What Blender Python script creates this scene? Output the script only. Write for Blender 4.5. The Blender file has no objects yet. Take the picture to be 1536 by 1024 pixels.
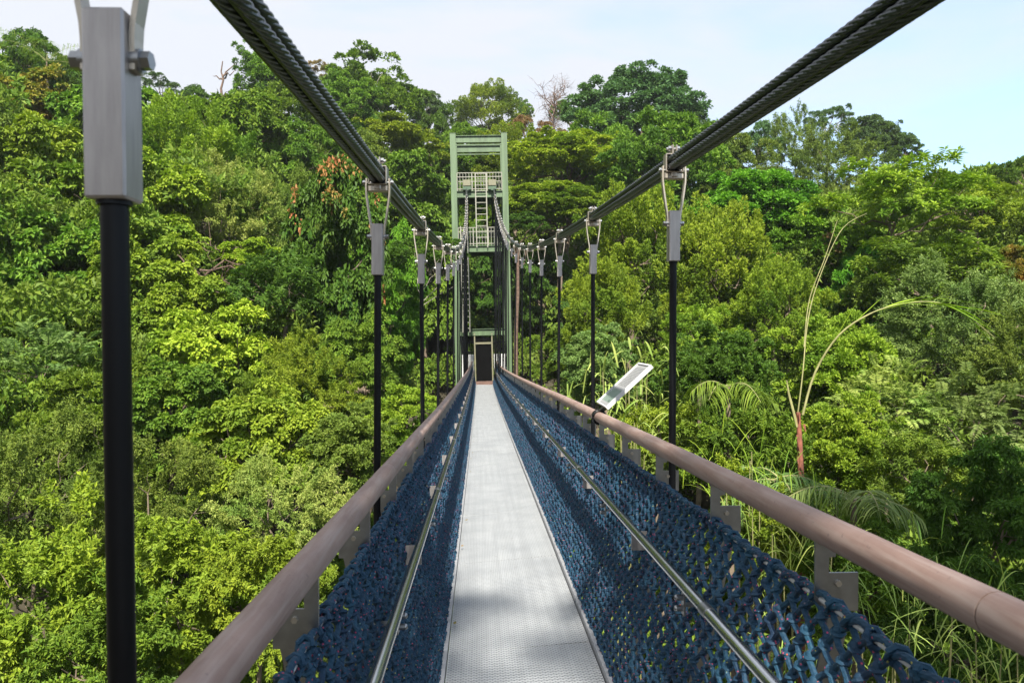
import bpy, math, random
import numpy as np
from mathutils import Vector, Matrix
R = math.radians
random.seed(7)
rng = np.random.default_rng(11)
scene = bpy.context.scene
col = scene.collection

# ------------------------------------------------------------------ camera
F = 1109.3                     # focal length in pixels of the 1536-wide photograph
YAW, PITCH = R(2.478), R(-0.57)
cam_d = bpy.data.cameras.new('camera'); cam = bpy.data.objects.new('camera', cam_d); col.objects.link(cam)
cam_d.lens = 26; cam_d.sensor_width = 36; cam_d.clip_start = 0.05; cam_d.clip_end = 3000
cam.rotation_euler = (R(90) + PITCH, 0, -YAW)
cam_d.dof.use_dof = True; cam_d.dof.focus_distance = 7.0; cam_d.dof.aperture_fstop = 9.0
scene.camera = cam
CR = np.array(cam.rotation_euler.to_matrix())

def at(px, py, d):
    """world point seen at photograph pixel (px, py), d metres deep"""
    v = np.array([(px - 768) / F, (512 - py) / F, -1.0]) * d
    return CR @ v

# ------------------------------------------------------------------ mesh helpers
def link(o, parent=None):
    col.objects.link(o)
    if parent is not None: o.parent = parent
    return o

def tag(o, label=None, cat=None, group=None, kind=None):
    if label: o['label'] = label
    if cat: o['category'] = cat
    if group: o['group'] = group
    if kind: o['kind'] = kind
    return o

def empty(name, loc, label=None, cat=None, group=None):
    o = bpy.data.objects.new(name, None); o.empty_display_size = .1
    o.location = loc; col.objects.link(o)
    return tag(o, label, cat, group)

def np_mesh(name, V, faces, smooth=False):
    """faces: list of (n,k) int arrays"""
    V = np.asarray(V, np.float32).reshape(-1, 3)
    me = bpy.data.meshes.new(name)
    me.vertices.add(len(V)); me.vertices.foreach_set('co', V.ravel())
    faces = [np.asarray(f, np.int32) for f in faces if len(f)]
    loops = np.concatenate([f.ravel() for f in faces])
    tot = np.concatenate([np.full(len(f), f.shape[1], np.int32) for f in faces])
    start = np.concatenate([[0], np.cumsum(tot)[:-1]]).astype(np.int32)
    me.loops.add(len(loops)); me.loops.foreach_set('vertex_index', loops)
    me.polygons.add(len(tot)); me.polygons.foreach_set('loop_start', start)
    me.polygons.foreach_set('loop_total', tot)
    me.polygons.foreach_set('use_smooth', np.full(len(tot), smooth, bool))
    me.update(calc_edges=True)
    return me

class MB:
    """collects shapes, builds ONE mesh object"""
    def __init__(s): s.V = []; s.Q = []; s.T = []; s.N = []; s.n = 0
    def raw(s, V, Q=None, T=None):
        V = np.asarray(V, float).reshape(-1, 3)
        if Q is not None and len(Q): s.Q.append(np.asarray(Q) + s.n)
        if T is not None and len(T): s.T.append(np.asarray(T) + s.n)
        s.V.append(V); s.n += len(V); return s
    def box(s, c, d, rot=None, bev=0.0):
        c = np.array(c, float); h = np.array(d, float) / 2
        if bev > 0:
            b = min(bev, h.min() * .9); pts = []
            for sx in (-1, 1):
                for sy in (-1, 1):
                    for sz in (-1, 1):
                        for k in range(3):
                            p = h.copy()
                            for j in range(3):
                                if j != k: p[j] -= b
                            pts.append(p * (sx, sy, sz))
            import bmesh
            bm = bmesh.new(); [bm.verts.new(p) for p in pts]
            bmesh.ops.convex_hull(bm, input=bm.verts)
            bm.verts.ensure_lookup_table(); bm.verts.index_update()
            V = np.array([v.co[:] for v in bm.verts]); T = [[v.index for v in f.verts] for f in bm.faces]
            bm.free()
            if rot is not None: V = V @ np.array(rot).T
            return s.raw(V + c, None, [t for t in T if len(t) == 3])
        V = np.array([[x, y, z] for x in (-1, 1) for y in (-1, 1) for z in (-1, 1)]) * h
        if rot is not None: V = V @ np.array(rot).T
        return s.raw(V + c, [[0,1,3,2],[4,6,7,5],[0,4,5,1],[2,3,7,6],[0,2,6,4],[1,5,7,3]])
    def bar(s, a, b, w, t, up=(0, 0, 1)):
        """rectangular bar from a to b; w across, t along the up-ish direction"""
        a = np.array(a, float); b = np.array(b, float); d = b - a; L = np.linalg.norm(d); d /= L
        u = np.array(up, float)
        if abs(d @ u) > .95: u = np.array([0, 1., 0])
        x = np.cross(d, u); x /= np.linalg.norm(x); u = np.cross(x, d)
        return s.box((a + b) / 2, (w, L, t), np.stack([x, d, u], 1))
    def tube(s, P, r, n=8, cap=True):
        P = np.asarray(P, float); m = len(P)
        r = np.broadcast_to(np.asarray(r, float), (m,))
        D = np.gradient(P, axis=0); D /= np.linalg.norm(D, axis=1)[:, None] + 1e-9
        ref = np.array([0, 0, 1.]) if abs(D[:, 2]).mean() < .8 else np.array([1., 0, 0])
        X = np.cross(D, ref); X /= np.linalg.norm(X, axis=1)[:, None] + 1e-9
        U = np.cross(X, D)
        th = np.arange(n) / n * 2 * np.pi
        V = P[:, None] + r[:, None, None] * (np.cos(th)[None, :, None] * X[:, None] + np.sin(th)[None, :, None] * U[:, None])
        i = np.arange(m - 1)[:, None] * n; j = np.arange(n)[None]; k = (j + 1) % n
        Q = np.stack([i + j, i + k, i + n + k, i + n + j], -1).reshape(-1, 4)
        V = V.reshape(-1, 3); T = []
        if cap:
            V = np.concatenate([V, P[:1], P[-1:]])
            for q in range(n):
                T.append([m * n, (q + 1) % n, q]); T.append([m * n + 1, (m - 1) * n + q, (m - 1) * n + (q + 1) % n])
        return s.raw(V, Q, T)
    def cyl(s, a, b, r, n=12, r2=None):
        return s.tube([a, b], [r, r if r2 is None else r2], n)
    def prism(s, poly, y0, y1, origin=(0, 0, 0), sx=1):
        """polygon in (x,z), extruded along y"""
        o = np.array(origin, float); k = len(poly)
        V = [[sx * p[0], y0, p[1]] for p in poly] + [[sx * p[0], y1, p[1]] for p in poly]
        s.raw(np.array(V) + o, [[i, (i + 1) % k, k + (i + 1) % k, k + i] for i in range(k)])
        base = s.n - 2 * k
        s.N.append([base + i for i in range(k)]); s.N.append([base + k + i for i in reversed(range(k))])
        return s
    def sphere(s, c, r, n=10, m=6, sc=(1, 1, 1)):
        c = np.array(c, float)
        th = np.arange(n) / n * 2 * np.pi; ph = np.linspace(0, np.pi, m + 1)
        V = np.stack([np.outer(np.sin(ph), np.cos(th)), np.outer(np.sin(ph), np.sin(th)), np.outer(np.cos(ph), np.ones(n))], -1) * r * np.array(sc)
        i = np.arange(m)[:, None] * n; j = np.arange(n)[None]; k = (j + 1) % n
        Q = np.stack([i + j, i + n + j, i + n + k, i + k], -1).reshape(-1, 4)
        return s.raw(V.reshape(-1, 3) + c, Q)
    def build(s, name, mat, parent=None, smooth=False, sub=(0, 0, 0)):
        V = np.concatenate(s.V)
        if parent is not None:
            p = parent; off = np.zeros(3)
            while p is not None: off += np.array(p.location); p = p.parent
            V = V - off
        V = V - np.array(sub)
        fs = []
        if s.Q: fs.append(np.concatenate(s.Q))
        if s.T: fs.append(np.concatenate([np.asarray(t).reshape(-1, 3) for t in s.T]))
        for f in s.N: fs.append(np.array([f]))
        me = np_mesh(name, V, fs, smooth)
        me.materials.append(mat)
        o = link(bpy.data.objects.new(name, me), parent)
        if smooth:
            md = None
            try: me.set_sharp_from_angle(angle=R(40))
            except Exception: pass
        return o

# ------------------------------------------------------------------ materials
def new_mat(name):
    m = bpy.data.materials.new(name); m.use_nodes = True
    nt = m.node_tree; b = nt.nodes['Principled BSDF']
    return m, nt, b
def nd(nt, t, **kw):
    n = nt.nodes.new(t)
    for k, v in kw.items():
        if k in n.inputs: n.inputs[k].default_value = v
        else: setattr(n, k, v)
    return n
def rgb(c): return (c[0], c[1], c[2], 1)
def mixc(nt, fac, a, b, mode='MIX'):
    m = nt.nodes.new('ShaderNodeMix'); m.data_type = 'RGBA'; m.blend_type = mode
    for sock, v in ((m.inputs['Factor'], fac), (m.inputs['A'], a), (m.inputs['B'], b)):
        sock = [s for s in m.inputs if s.name == sock.name and (s.type == 'RGBA' or (s.name == 'Factor' and s.type == 'VALUE'))][0]
        if hasattr(v, 'is_output'): nt.links.new(v, sock)
        elif isinstance(v, (tuple, list)): sock.default_value = rgb(v)
        else: sock.default_value = v
    return [o for o in m.outputs if o.type == 'RGBA'][0]
def ramp(nt, src, stops):
    r = nt.nodes.new('ShaderNodeValToRGB'); e = r.color_ramp.elements
    while len(e) < len(stops): e.new(.5)
    for k, (p, c) in enumerate(stops): e[k].position = p; e[k].color = rgb(c) if not isinstance(c, (int, float)) else (c, c, c, 1)
    nt.links.new(src, r.inputs[0]); return r.outputs[0]
def noise(nt, scale, detail=3, coord='Object', rough=.55, vec=None, dist=0):
    n = nd(nt, 'ShaderNodeTexNoise', Scale=scale, Detail=detail, Roughness=rough, Distortion=dist)
    if vec is None:
        tc = nt.nodes.new('ShaderNodeTexCoord'); vec = tc.outputs[coord]
    nt.links.new(vec, n.inputs['Vector']); return n.outputs['Fac']
def bump(nt, b, h, strength=.3, dist=.01):
    n = nd(nt, 'ShaderNodeBump', Strength=strength, Distance=dist)
    nt.links.new(h, n.inputs['Height']); nt.links.new(n.outputs[0], b.inputs['Normal'])

def simple(name, c, rough=.5, metal=0.0, var=.25, nscale=6, bmp=0.0, bscale=40, spec=.5, streak=0):
    m, nt, b = new_mat(name)
    if streak:
        tc = nt.nodes.new('ShaderNodeTexCoord'); mp = nt.nodes.new('ShaderNodeMapping'); mp.inputs['Scale'].default_value = (1, 1, streak)
        nt.links.new(tc.outputs['Object'], mp.inputs[0]); f = noise(nt, nscale, 6, vec=mp.outputs[0])
    else: f = noise(nt, nscale, 5)
    c = np.array(c)
    nt.links.new(mixc(nt, ramp(nt, f, [(.3, 0.0), (.7, 1.0)]), tuple(c * (1 - var)), tuple(np.minimum(c * (1 + var), 1))), b.inputs['Base Color'])
    b.inputs['Roughness'].default_value = rough; b.inputs['Metallic'].default_value = metal
    b.inputs['Specular IOR Level'].default_value = spec
    if bmp: bump(nt, b, noise(nt, bscale, 4), bmp, .004)
    return m

def leaf_mat(name, a, b2, c, transl=.28, rough=.55, nscale=.9, objvar=.12):
    """a/b2: leaf to leaf; c: patches of another tone in the crown"""
    m, nt, b = new_mat(name)
    geo = nt.nodes.new('ShaderNodeNewGeometry'); oi = nt.nodes.new('ShaderNodeObjectInfo')
    base = mixc(nt, geo.outputs['Random Per Island'], a, b2)
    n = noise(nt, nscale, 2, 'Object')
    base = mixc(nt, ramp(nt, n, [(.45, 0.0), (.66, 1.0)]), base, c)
    hs = nt.nodes.new('ShaderNodeHueSaturation')
    mr = nd(nt, 'ShaderNodeMapRange'); mr.inputs[3].default_value = .5 - objvar * .12; mr.inputs[4].default_value = .5 + objvar * .12
    mv = nd(nt, 'ShaderNodeMapRange'); mv.inputs[3].default_value = 1.14 - objvar; mv.inputs[4].default_value = 1.14 + objvar
    nt.links.new(oi.outputs['Random'], mr.inputs[0]); nt.links.new(oi.outputs['Random'], mv.inputs[0])
    nt.links.new(mr.outputs[0], hs.inputs['Hue']); nt.links.new(mv.outputs[0], hs.inputs['Value'])
    nt.links.new(base, hs.inputs['Color'])
    nt.links.new(hs.outputs[0], b.inputs['Base Color'])
    b.inputs['Roughness'].default_value = rough; b.inputs['Specular IOR Level'].default_value = .15
    t = nt.nodes.new('ShaderNodeBsdfTranslucent')
    br = mixc(nt, 1.0, hs.outputs[0], (1.15, 1.30, .6), 'MULTIPLY')
    nt.links.new(br, t.inputs['Color'])
    mx = nt.nodes.new('ShaderNodeMixShader'); mx.inputs[0].default_value = transl
    nt.links.new(b.outputs[0], mx.inputs[1]); nt.links.new(t.outputs[0], mx.inputs[2])
    nt.links.new(mx.outputs[0], nt.nodes['Material Output'].inputs[0])
    return m

LM = {
 'yg':    leaf_mat('leaf_yellow_green', (.150, .225, .020), (.270, .340, .030), (.105, .180, .018)),
 'lime':  leaf_mat('leaf_lime', (.205, .315, .024), (.340, .425, .038), (.145, .240, .020)),
 'mid':   leaf_mat('leaf_mid_green', (.088, .165, .018), (.175, .255, .026), (.068, .125, .016)),
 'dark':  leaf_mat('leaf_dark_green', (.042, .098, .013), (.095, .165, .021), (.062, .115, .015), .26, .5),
 'blue':  leaf_mat('leaf_bluish_green', (.055, .110, .040), (.100, .165, .055), (.085, .145, .035), .26),
 'olive': leaf_mat('leaf_olive', (.110, .170, .028), (.195, .250, .042), (.085, .140, .022)),
 'vivid': leaf_mat('leaf_vivid_green', (.085, .205, .016), (.155, .300, .023), (.062, .155, .014)),
 'grey':  leaf_mat('leaf_grey_green', (.125, .190, .050), (.205, .270, .075), (.095, .155, .038)),
 'brown': leaf_mat('leaf_brown', (.215, .140, .070), (.290, .205, .085), (.150, .155, .045)),
 'tinge': leaf_mat('leaf_tinged', (.110, .170, .024), (.280, .230, .038), (.330, .185, .038), objvar=.05),
 'coral': leaf_mat('leaf_coral', (.40, .15, .065), (.46, .23, .09), (.26, .20, .05), .3),
 'straw': leaf_mat('leaf_straw_green', (.215, .290, .060), (.345, .385, .100), (.145, .235, .042)),
 'under': leaf_mat('leaf_undergrowth', (.080, .145, .018), (.165, .225, .027), (.130, .165, .028), .28, nscale=.25),
}
MAT = {}
MAT['bark'] = simple('bark', (.16, .12, .085), .9, var=.35, nscale=5, bmp=.6, bscale=14)
MAT['pale_bark'] = simple('pale_bark', (.30, .26, .21), .9, var=.3, nscale=4, bmp=.5, bscale=12)
MAT['red_bark'] = simple('red_bark', (.125, .080, .058), .85, var=.4, nscale=9, bmp=.5, bscale=20)
MAT['palm_red'] = simple('palm_red_bark', (.20, .068, .04), .8, var=.4, nscale=9, bmp=.5, bscale=20)
MAT['stalk'] = simple('palm_stalk', (.26, .25, .10), .7, var=.3, nscale=5)
MAT['soil'] = simple('leaf_litter', (.045, .038, .022), .95, var=.4, nscale=1.2, bmp=.5, bscale=6)
MAT['steel'] = simple('stainless_steel', (.30, .305, .31), .34, 1.0, var=.2, nscale=14, bmp=.03, bscale=120)
MAT['socket'] = simple('brushed_socket_steel', (.37, .342, .328), .40, .62, var=.24, streak=.12, nscale=45, bmp=.04, bscale=150)
MAT['strap'] = simple('strap_steel', (.46, .41, .34), .40, .8, var=.12, nscale=20)
MAT['tubesteel'] = simple('polished_tube_steel', (.53, .54, .56), .20, 1.0, var=.06, nscale=10)
MAT['black'] = simple('black_coating', (.0035, .004, .005), .42, 0, var=.3, nscale=4, spec=.22)
MAT['cable'] = simple('greased_cable', (.016, .022, .024), .33, .2, var=.45, nscale=30, bmp=.2, bscale=160)
MAT['green'] = simple('green_tower_paint', (.088, .135, .068), .5, 0, var=.30, streak=.12, nscale=5, bmp=.05)
MAT['green_dark'] = simple('green_plate_paint', (.05, .09, .05), .55, 0, var=.15, nscale=2)
MAT['cream'] = simple('cream_paint', (.17, .16, .10), .5, 0, var=.1, nscale=3)
MAT['galv'] = simple('galvanised_rail', (.25, .245, .20), .5, .2, var=.12, nscale=6)
MAT['white'] = simple('white_slats', (.55, .55, .54), .5, 0, var=.06)
MAT['doorway_shade'] = simple('doorway_shade_black', (.003, .003, .003), .9, 0, var=.3, spec=.05)  # near-black colour standing in for the shade inside the tower doorway
MAT['step'] = simple('brown_step', (.13, .075, .058), .8, 0, var=.25)
MAT['wire'] = simple('white_wire_rope', (.55, .56, .56), .5, .1, var=.15, nscale=60)

def rail_mat():
    m, nt, b = new_mat('weathered_handrail')
    tc = nt.nodes.new('ShaderNodeTexCoord')
    f = noise(nt, 4, 7, vec=tc.outputs['Object'], rough=.65)
    mp = nt.nodes.new('ShaderNodeMapping'); mp.inputs['Scale'].default_value = (30, 1.4, 30)
    nt.links.new(tc.outputs['Object'], mp.inputs[0])
    g = noise(nt, 2.2, 5, vec=mp.outputs[0])
    c1 = mixc(nt, ramp(nt, f, [(.3, 0.0), (.72, 1.0)]), (.190, .118, .094), (.310, .212, .175))
    c2 = mixc(nt, ramp(nt, g, [(.45, 0.0), (.72, .75)]), c1, (.345, .27, .235))
    w = nd(nt, 'ShaderNodeTexNoise', Scale=55, Detail=3); nt.links.new(tc.outputs['Object'], w.inputs[0])
    c3 = mixc(nt, ramp(nt, w.outputs[0], [(.66, 0.0), (.74, .5)]), c2, (.12, .08, .07))
    nt.links.new(c3, b.inputs['Base Color']); b.inputs['Roughness'].default_value = .62
    bump(nt, b, f, .15, .004); return m
MAT['rail'] = rail_mat()

def deck_mat():
    m, nt, b = new_mat('ribbed_aluminium_deck')
    tc = nt.nodes.new('ShaderNodeTexCoord'); sp = nt.nodes.new('ShaderNodeSeparateXYZ')
    nt.links.new(tc.outputs['Object'], sp.inputs[0])
    def wave(src, k):
        a = nd(nt, 'ShaderNodeMath', operation='MULTIPLY'); a.inputs[1].default_value = k; nt.links.new(src, a.inputs[0])
        s_ = nd(nt, 'ShaderNodeMath', operation='SINE'); nt.links.new(a.outputs[0], s_.inputs[0]); return s_.outputs[0]
    wx = wave(sp.outputs[0], 2 * math.pi / .026); wy = wave(sp.outputs[1], 2 * math.pi / .030)
    mul = nd(nt, 'ShaderNodeMath', operation='MULTIPLY'); nt.links.new(wx, mul.inputs[0]); nt.links.new(wy, mul.inputs[1])
    ad = nd(nt, 'ShaderNodeMath', operation='ADD'); nt.links.new(mul.outputs[0], ad.inputs[0]); nt.links.new(wy, ad.inputs[1])
    f = noise(nt, 3.2, 6, vec=tc.outputs['Object']); g = noise(nt, 26, 3, vec=tc.outputs['Object'])
    mp = nt.nodes.new('ShaderNodeMapping'); mp.inputs['Scale'].default_value = (16, .35, 1)
    nt.links.new(tc.outputs['Object'], mp.inputs[0]); st = noise(nt, 1.5, 4, vec=mp.outputs[0])
    c = mixc(nt, ramp(nt, f, [(.3, 0.0), (.7, 1.0)]), (.365, .38, .395), (.49, .503, .51))
    c = mixc(nt, ramp(nt, st, [(.4, 0.0), (.7, .45)]), c, (.30, .31, .32))
    c = mixc(nt, ramp(nt, mul.outputs[0], [(.25, 0.0), (.8, .85)]), c, (.13, .14, .155))
    c = mixc(nt, ramp(nt, g, [(.62, 0.0), (.70, .35)]), c, (.26, .25, .23))
    nt.links.new(c, b.inputs['Base Color']); b.inputs['Roughness'].default_value = .5; b.inputs['Metallic'].default_value = .25
    bump(nt, b, ad.outputs[0], .7, .002); return m
MAT['deck'] = deck_mat()
MAT['edge'] = simple('deck_edge_metal', (.42, .42, .43), .45, .4, var=.2, nscale=18)

def rope_mat():
    m, nt, b = new_mat('navy_rope_with_flecks')
    tc = nt.nodes.new('ShaderNodeTexCoord')
    v = nd(nt, 'ShaderNodeTexVoronoi', Scale=150.0); nt.links.new(tc.outputs['Object'], v.inputs['Vector'])
    f = noise(nt, 9, 3, vec=tc.outputs['Object'])
    base = mixc(nt, ramp(nt, f, [(.3, 0.0), (.7, 1.0)]), (.003, .022, .056), (.006, .054, .098))
    sep = nt.nodes.new('ShaderNodeSeparateColor'); nt.links.new(v.outputs['Color'], sep.inputs[0])
    mask = ramp(nt, sep.outputs[0], [(.905, 0.0), (.915, 1.0)])
    hue = ramp(nt, sep.outputs[1], [(.0, (.42, .05, .13)), (.55, (.40, .045, .08)), (.72, (.45, .08, .03)), (.86, (.05, .22, .30)), (.95, (.40, .36, .05))])
    dm = ramp(nt, v.outputs['Distance'], [(.30, 1.0), (.42, 0.0)])
    mm = nd(nt, 'ShaderNodeMath', operation='MULTIPLY'); nt.links.new(mask, mm.inputs[0]); nt.links.new(dm, mm.inputs[1])
    nt.links.new(mixc(nt, mm.outputs[0], base, hue), b.inputs['Base Color'])
    b.inputs['Roughness'].default_value = .75
    w = nd(nt, 'ShaderNodeTexWave', Scale=34.0, Distortion=.6); w.bands_direction = 'DIAGONAL'
    nt.links.new(tc.outputs['Object'], w.inputs['Vector']); bump(nt, b, w.outputs['Fac'], .35, .003)
    return m
MAT['rope'] = rope_mat()

# ------------------------------------------------------------------ bridge profile
CX, HALF_DECK, HALF_RAIL, HALF_HANG = .21, .395, .60, .658
Y0, Y1 = -2.2, 36.0
SP = 2.37
_DK = np.polyfit([-3, 1, 3.6, 6, 8, 11.5, 16, 25, 36], [-1.42, -1.585, -1.675, -1.75, -1.81, -1.93, -2.09, -2.31, -2.45], 4)
_CB = np.polyfit([-3, 0, 1.43, 3.38, 5.83, 8.67, 11.2, 15, 22, 29, 36], [.47, .575, .645, .743, .870, 1.08, 1.28, 1.74, 2.9, 4.6, 7.1], 5)
def tilt(y):                       # the walkway hangs a little lower on the viewer's side
    return np.interp(y, [-3, 0, 1, 3.5, 7, 15, 30], [.028, .028, .030, .04, .05, .03, 0])
def deckz(y): return np.polyval(_DK, np.asarray(y, float))
def edgez(y, s): return deckz(y) + s * tilt(y) * HALF_DECK / HALF_RAIL
def railz(y, s): return deckz(y) + 1.11 + s * tilt(y)
def cablez(y, s): return np.polyval(_CB, np.asarray(y, float)) + s * tilt(y) * .85
def cablex(y, s): y = np.asarray(y, float); return CX + s * HALF_HANG - .21 * (np.clip(y, 0, 40) / 36) ** 4
SIDE = {-1: 'left', 1: 'right'}
HY = [.92 + SP * k for k in range(15)]

# walkway deck: panels, edge strips, cross beams
deck = empty('walkway_deck', (CX, 0, float(deckz(0))), 'long grey ribbed metal walkway floor between the blue rope nets', 'walkway')
PL = 1.75; y = -1.9 + .6
ys = []
while y < Y1 - .3: ys.append((y, min(y + PL, Y1))); y += PL
for a, b in ys:
    m = MB(); za, zb = float(deckz(a)), float(deckz(b)); g = .004
    rot = np.array(Matrix.Rotation(math.atan2(zb - za, b - a), 3, 'X') @ Matrix.Rotation(-float(tilt((a + b) / 2)) / HALF_RAIL, 3, 'Y')); g = .0025
    m.box((CX, (a + b) / 2, (za + zb) / 2 - .02), (2 * HALF_DECK - .03, b - a - 2 * g, .04), rot)
    m.build('deck_panel', MAT['deck'], deck)
for s in (-1, 1):
    m = MB(); yy = np.linspace(-1.3, Y1, 60)
    for a, b in zip(yy[:-1], yy[1:]):
        m.bar((CX + s * HALF_DECK, a, float(edgez(a, s)) + .004), (CX + s * HALF_DECK, b, float(edgez(b, s)) + .004), .022, .06)
    m.build('edge_strip', MAT['edge'], deck)
for y in HY:
    m = MB(); m.box((CX, y, float(deckz(y)) - .12), (2 * HALF_HANG + .16, .08, .12)); m.build('cross_beam', MAT['edge'], deck)
for s in (-1, 1):
    m = MB(); yy = np.linspace(-1.3, Y1, 30)
    for a, b in zip(yy[:-1], yy[1:]):
        m.bar((CX + s * .3, a, float(deckz(a)) - .1), (CX + s * .3, b, float(deckz(b)) - .1), .06, .09)
    m.build('girder', MAT['edge'], deck)
m = MB()
for k in range(16):
    y = 4 + k * 1.3 + random.random(); s = random.choice((-1, 1)); a = random.random() * 3
    p = np.array([CX + s * (.36 - random.random() * .05), y, float(deckz(y)) + .008]); d = np.array([math.cos(a), math.sin(a), .1]) * .02; n = np.array([-d[1], d[0], .004]) * .5
    m.raw([p - d, p + n, p + d, p - n], [[0, 1, 2, 3]])
tag(m.build('fallen_leaves', LM['brown']), 'tiny brown dead leaves scattered along the edges of the walkway', 'dead leaves', kind='stuff')

# main cables: four twisted strands each
def strand_mesh(s, ox, oz, r0, phase):
    yy = np.concatenate([np.arange(-2.2, .9, .03), np.arange(.9, 4.5, .0058), np.arange(4.5, 8, .012), np.arange(8, 36.01, .09)])
    P = np.stack([cablex(yy, s) + ox, yy, cablez(yy, s) + oz], 1)
    D = np.gradient(P, axis=0); D /= np.linalg.norm(D, axis=1)[:, None]
    X = np.cross(D, [0, 0, 1.]); X /= np.linalg.norm(X, axis=1)[:, None]; U = np.cross(X, D)
    n = 36; th = np.arange(n) / n * 2 * np.pi
    tw = np.where(yy < 8, 1.0, 0.0)
    lobes = np.abs(np.cos(4 * (th[None] - yy[:, None] * 2 * np.pi / .30 * -s) + phase))
    rr = r0 * (1 - .24 * tw[:, None] * (1 - lobes ** .7))
    V = P[:, None] + rr[..., None] * (np.cos(th)[None, :, None] * X[:, None] + np.sin(th)[None, :, None] * U[:, None])
    mrow = len(yy); i = np.arange(mrow - 1)[:, None] * n; j = np.arange(n)[None]; k = (j + 1) % n
    Q = np.stack([i + j, i + k, i + n + k, i + n + j], -1).reshape(-1, 4)
    return V.reshape(-1, 3), Q
for s in (-1, 1):
    root = empty('main_cable', (float(cablex(0, s)), 0, float(cablez(0, s))),
                 'thick dark twisted suspension cable sweeping from the %s down to the green tower' % ('upper left' if s < 0 else 'upper right'), 'cable', 'main suspension cables')
    for ox in (-.0165, .0165):
        for oz in (-.0165, .0165):
            V, Q = strand_mesh(s, ox, oz, .0166, ox * 100 + oz * 57)
            m = MB(); m.raw(V, Q); m.build('strand', MAT['cable'], root, True)

# hangers
def make_hanger():
    root = empty('hanger', (0, 0, 0))
    m = MB()                                   # clamp band round the four strands
    m.box((0, 0, .0385), (.082, .045, .007), None, .003); m.box((0, 0, -.0385), (.082, .045, .007), None, .003)
    m.box((.0385, 0, 0), (.007, .045, .076), None, .003); m.box((-.0385, 0, 0), (.007, .045, .076), None, .003)
    m.box((-.009, 0, .060), (.007, .045, .042), None, .003); m.box((.009, 0, .060), (.007, .045, .042), None, .003)
    m.box((0, 0, -.056), (.09, .030, .032), None, .006); m.box((0, 0, -.048), (.03, .04, .03), None, .004)
    cl = m.build('clamp', MAT['strap'], root)
    m = MB(); m.cyl((-.034, 0, .066), (.034, 0, .066), .006)
    for q in (-1, 1): m.cyl((q * .013, 0, .066), (q * .026, 0, .066), .013, 6)
    m.build('bolt', MAT['steel'], cl, True)
    m = MB(); m.cyl((-.069, 0, -.03), (.069, 0, -.03), .006)
    for q in (-1, 1): m.cyl((q * .057, 0, -.03), (q * .067, 0, -.03), .011, 6)
    m.build('pin', MAT['steel'], cl, True)
    for q in (-1, 1):
        m = MB()
        P = [(q * .050, 0, -.012), (q * .052, 0, -.045), (q * .051, 0, -.085), (q * .045, 0, -.13), (q * .037, 0, -.185), (q * .030, 0, -.225), (q * .0285, 0, -.245), (q * .0285, 0, -.282)]
        for a, b in zip(P[:-1], P[1:]):
            m.bar(a, b, .024, .007, (1, 0, 0))
        m.build('fork_strap', MAT['strap'], root)
    m = MB(); m.box((0, 0, -.325), (.049, .049, .225), None, .003)
    so = m.build('socket', MAT['socket'], root)
    for q in (-1, 1):
        m = MB(); m.cyl((q * .024, 0, -.268), (q * .036, 0, -.268), .014, 16); m.cyl((q * .036, 0, -.268), (q * .047, 0, -.268), .0115, 6)
        m.build('bolt', MAT['steel'], so, True)
    m = MB(); m.tube([(0, 0, 0), (0, 0, -1)], .0160, 16)
    rod = m.build('rod', MAT['black'], root, True); rod.location = (0, 0, -.437)
    m = MB(); m.cyl((0, 0, -.4374), (0, 0, -.443), .020, 16)
    m.build('collar', MAT['black'], so, True)
    return root
def children(o): return [c for c in bpy.data.objects if c.parent == o]
def copy_tree(o, parent=None):
    c = o.copy(); col.objects.link(c); c.parent = parent
    for ch in children(o): copy_tree(ch, c)
    return c
HYALL = HY + [y for k in range(9, 14) for y in (HY[k] + SP / 3, HY[k] + 2 * SP / 3)]; HYALL.sort()
proto = make_hanger(); used = False
ORD = ['first', 'second', 'third', 'fourth', 'fifth', 'sixth', 'seventh', 'eighth', 'ninth', 'tenth', 'eleventh', 'twelfth', 'thirteenth', 'fourteenth', 'fifteenth']
for s in (-1, 1):
    for k, y in enumerate(HYALL):
        o = proto if not used else copy_tree(proto); used = True
        o.location = (float(cablex(y, s)), y, float(cablez(y, s)))
        o.rotation_euler = (0, R(random.uniform(-.5, .5)) if k else R(-.6), R(random.uniform(-5, 5)))
        rod = [c for c in children(o) if c.name.split('.')[0] == 'rod'][0]
        rod.scale = (1, 1, float(cablez(y, s) - .437 - edgez(y, s) + .06))
        side = SIDE[s]
        if s < 0 and k == 0: lab = 'huge black rod with square steel socket close to the camera, cut off at the top'
        elif k < 7: lab = '%s black hanger rod from the viewer with steel socket, on the %s cable' % (ORD[k], side)
        elif k < 10: lab = '%s hanger rod along the %s cable, counted from the viewer towards the tower' % (ORD[k], side)
        else: lab = 'one of the thin dark hanger rods crowded together on the %s just before the tower' % side
        tag(o, lab, 'hanger', 'hangers between the main cables and the walkway')

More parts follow.
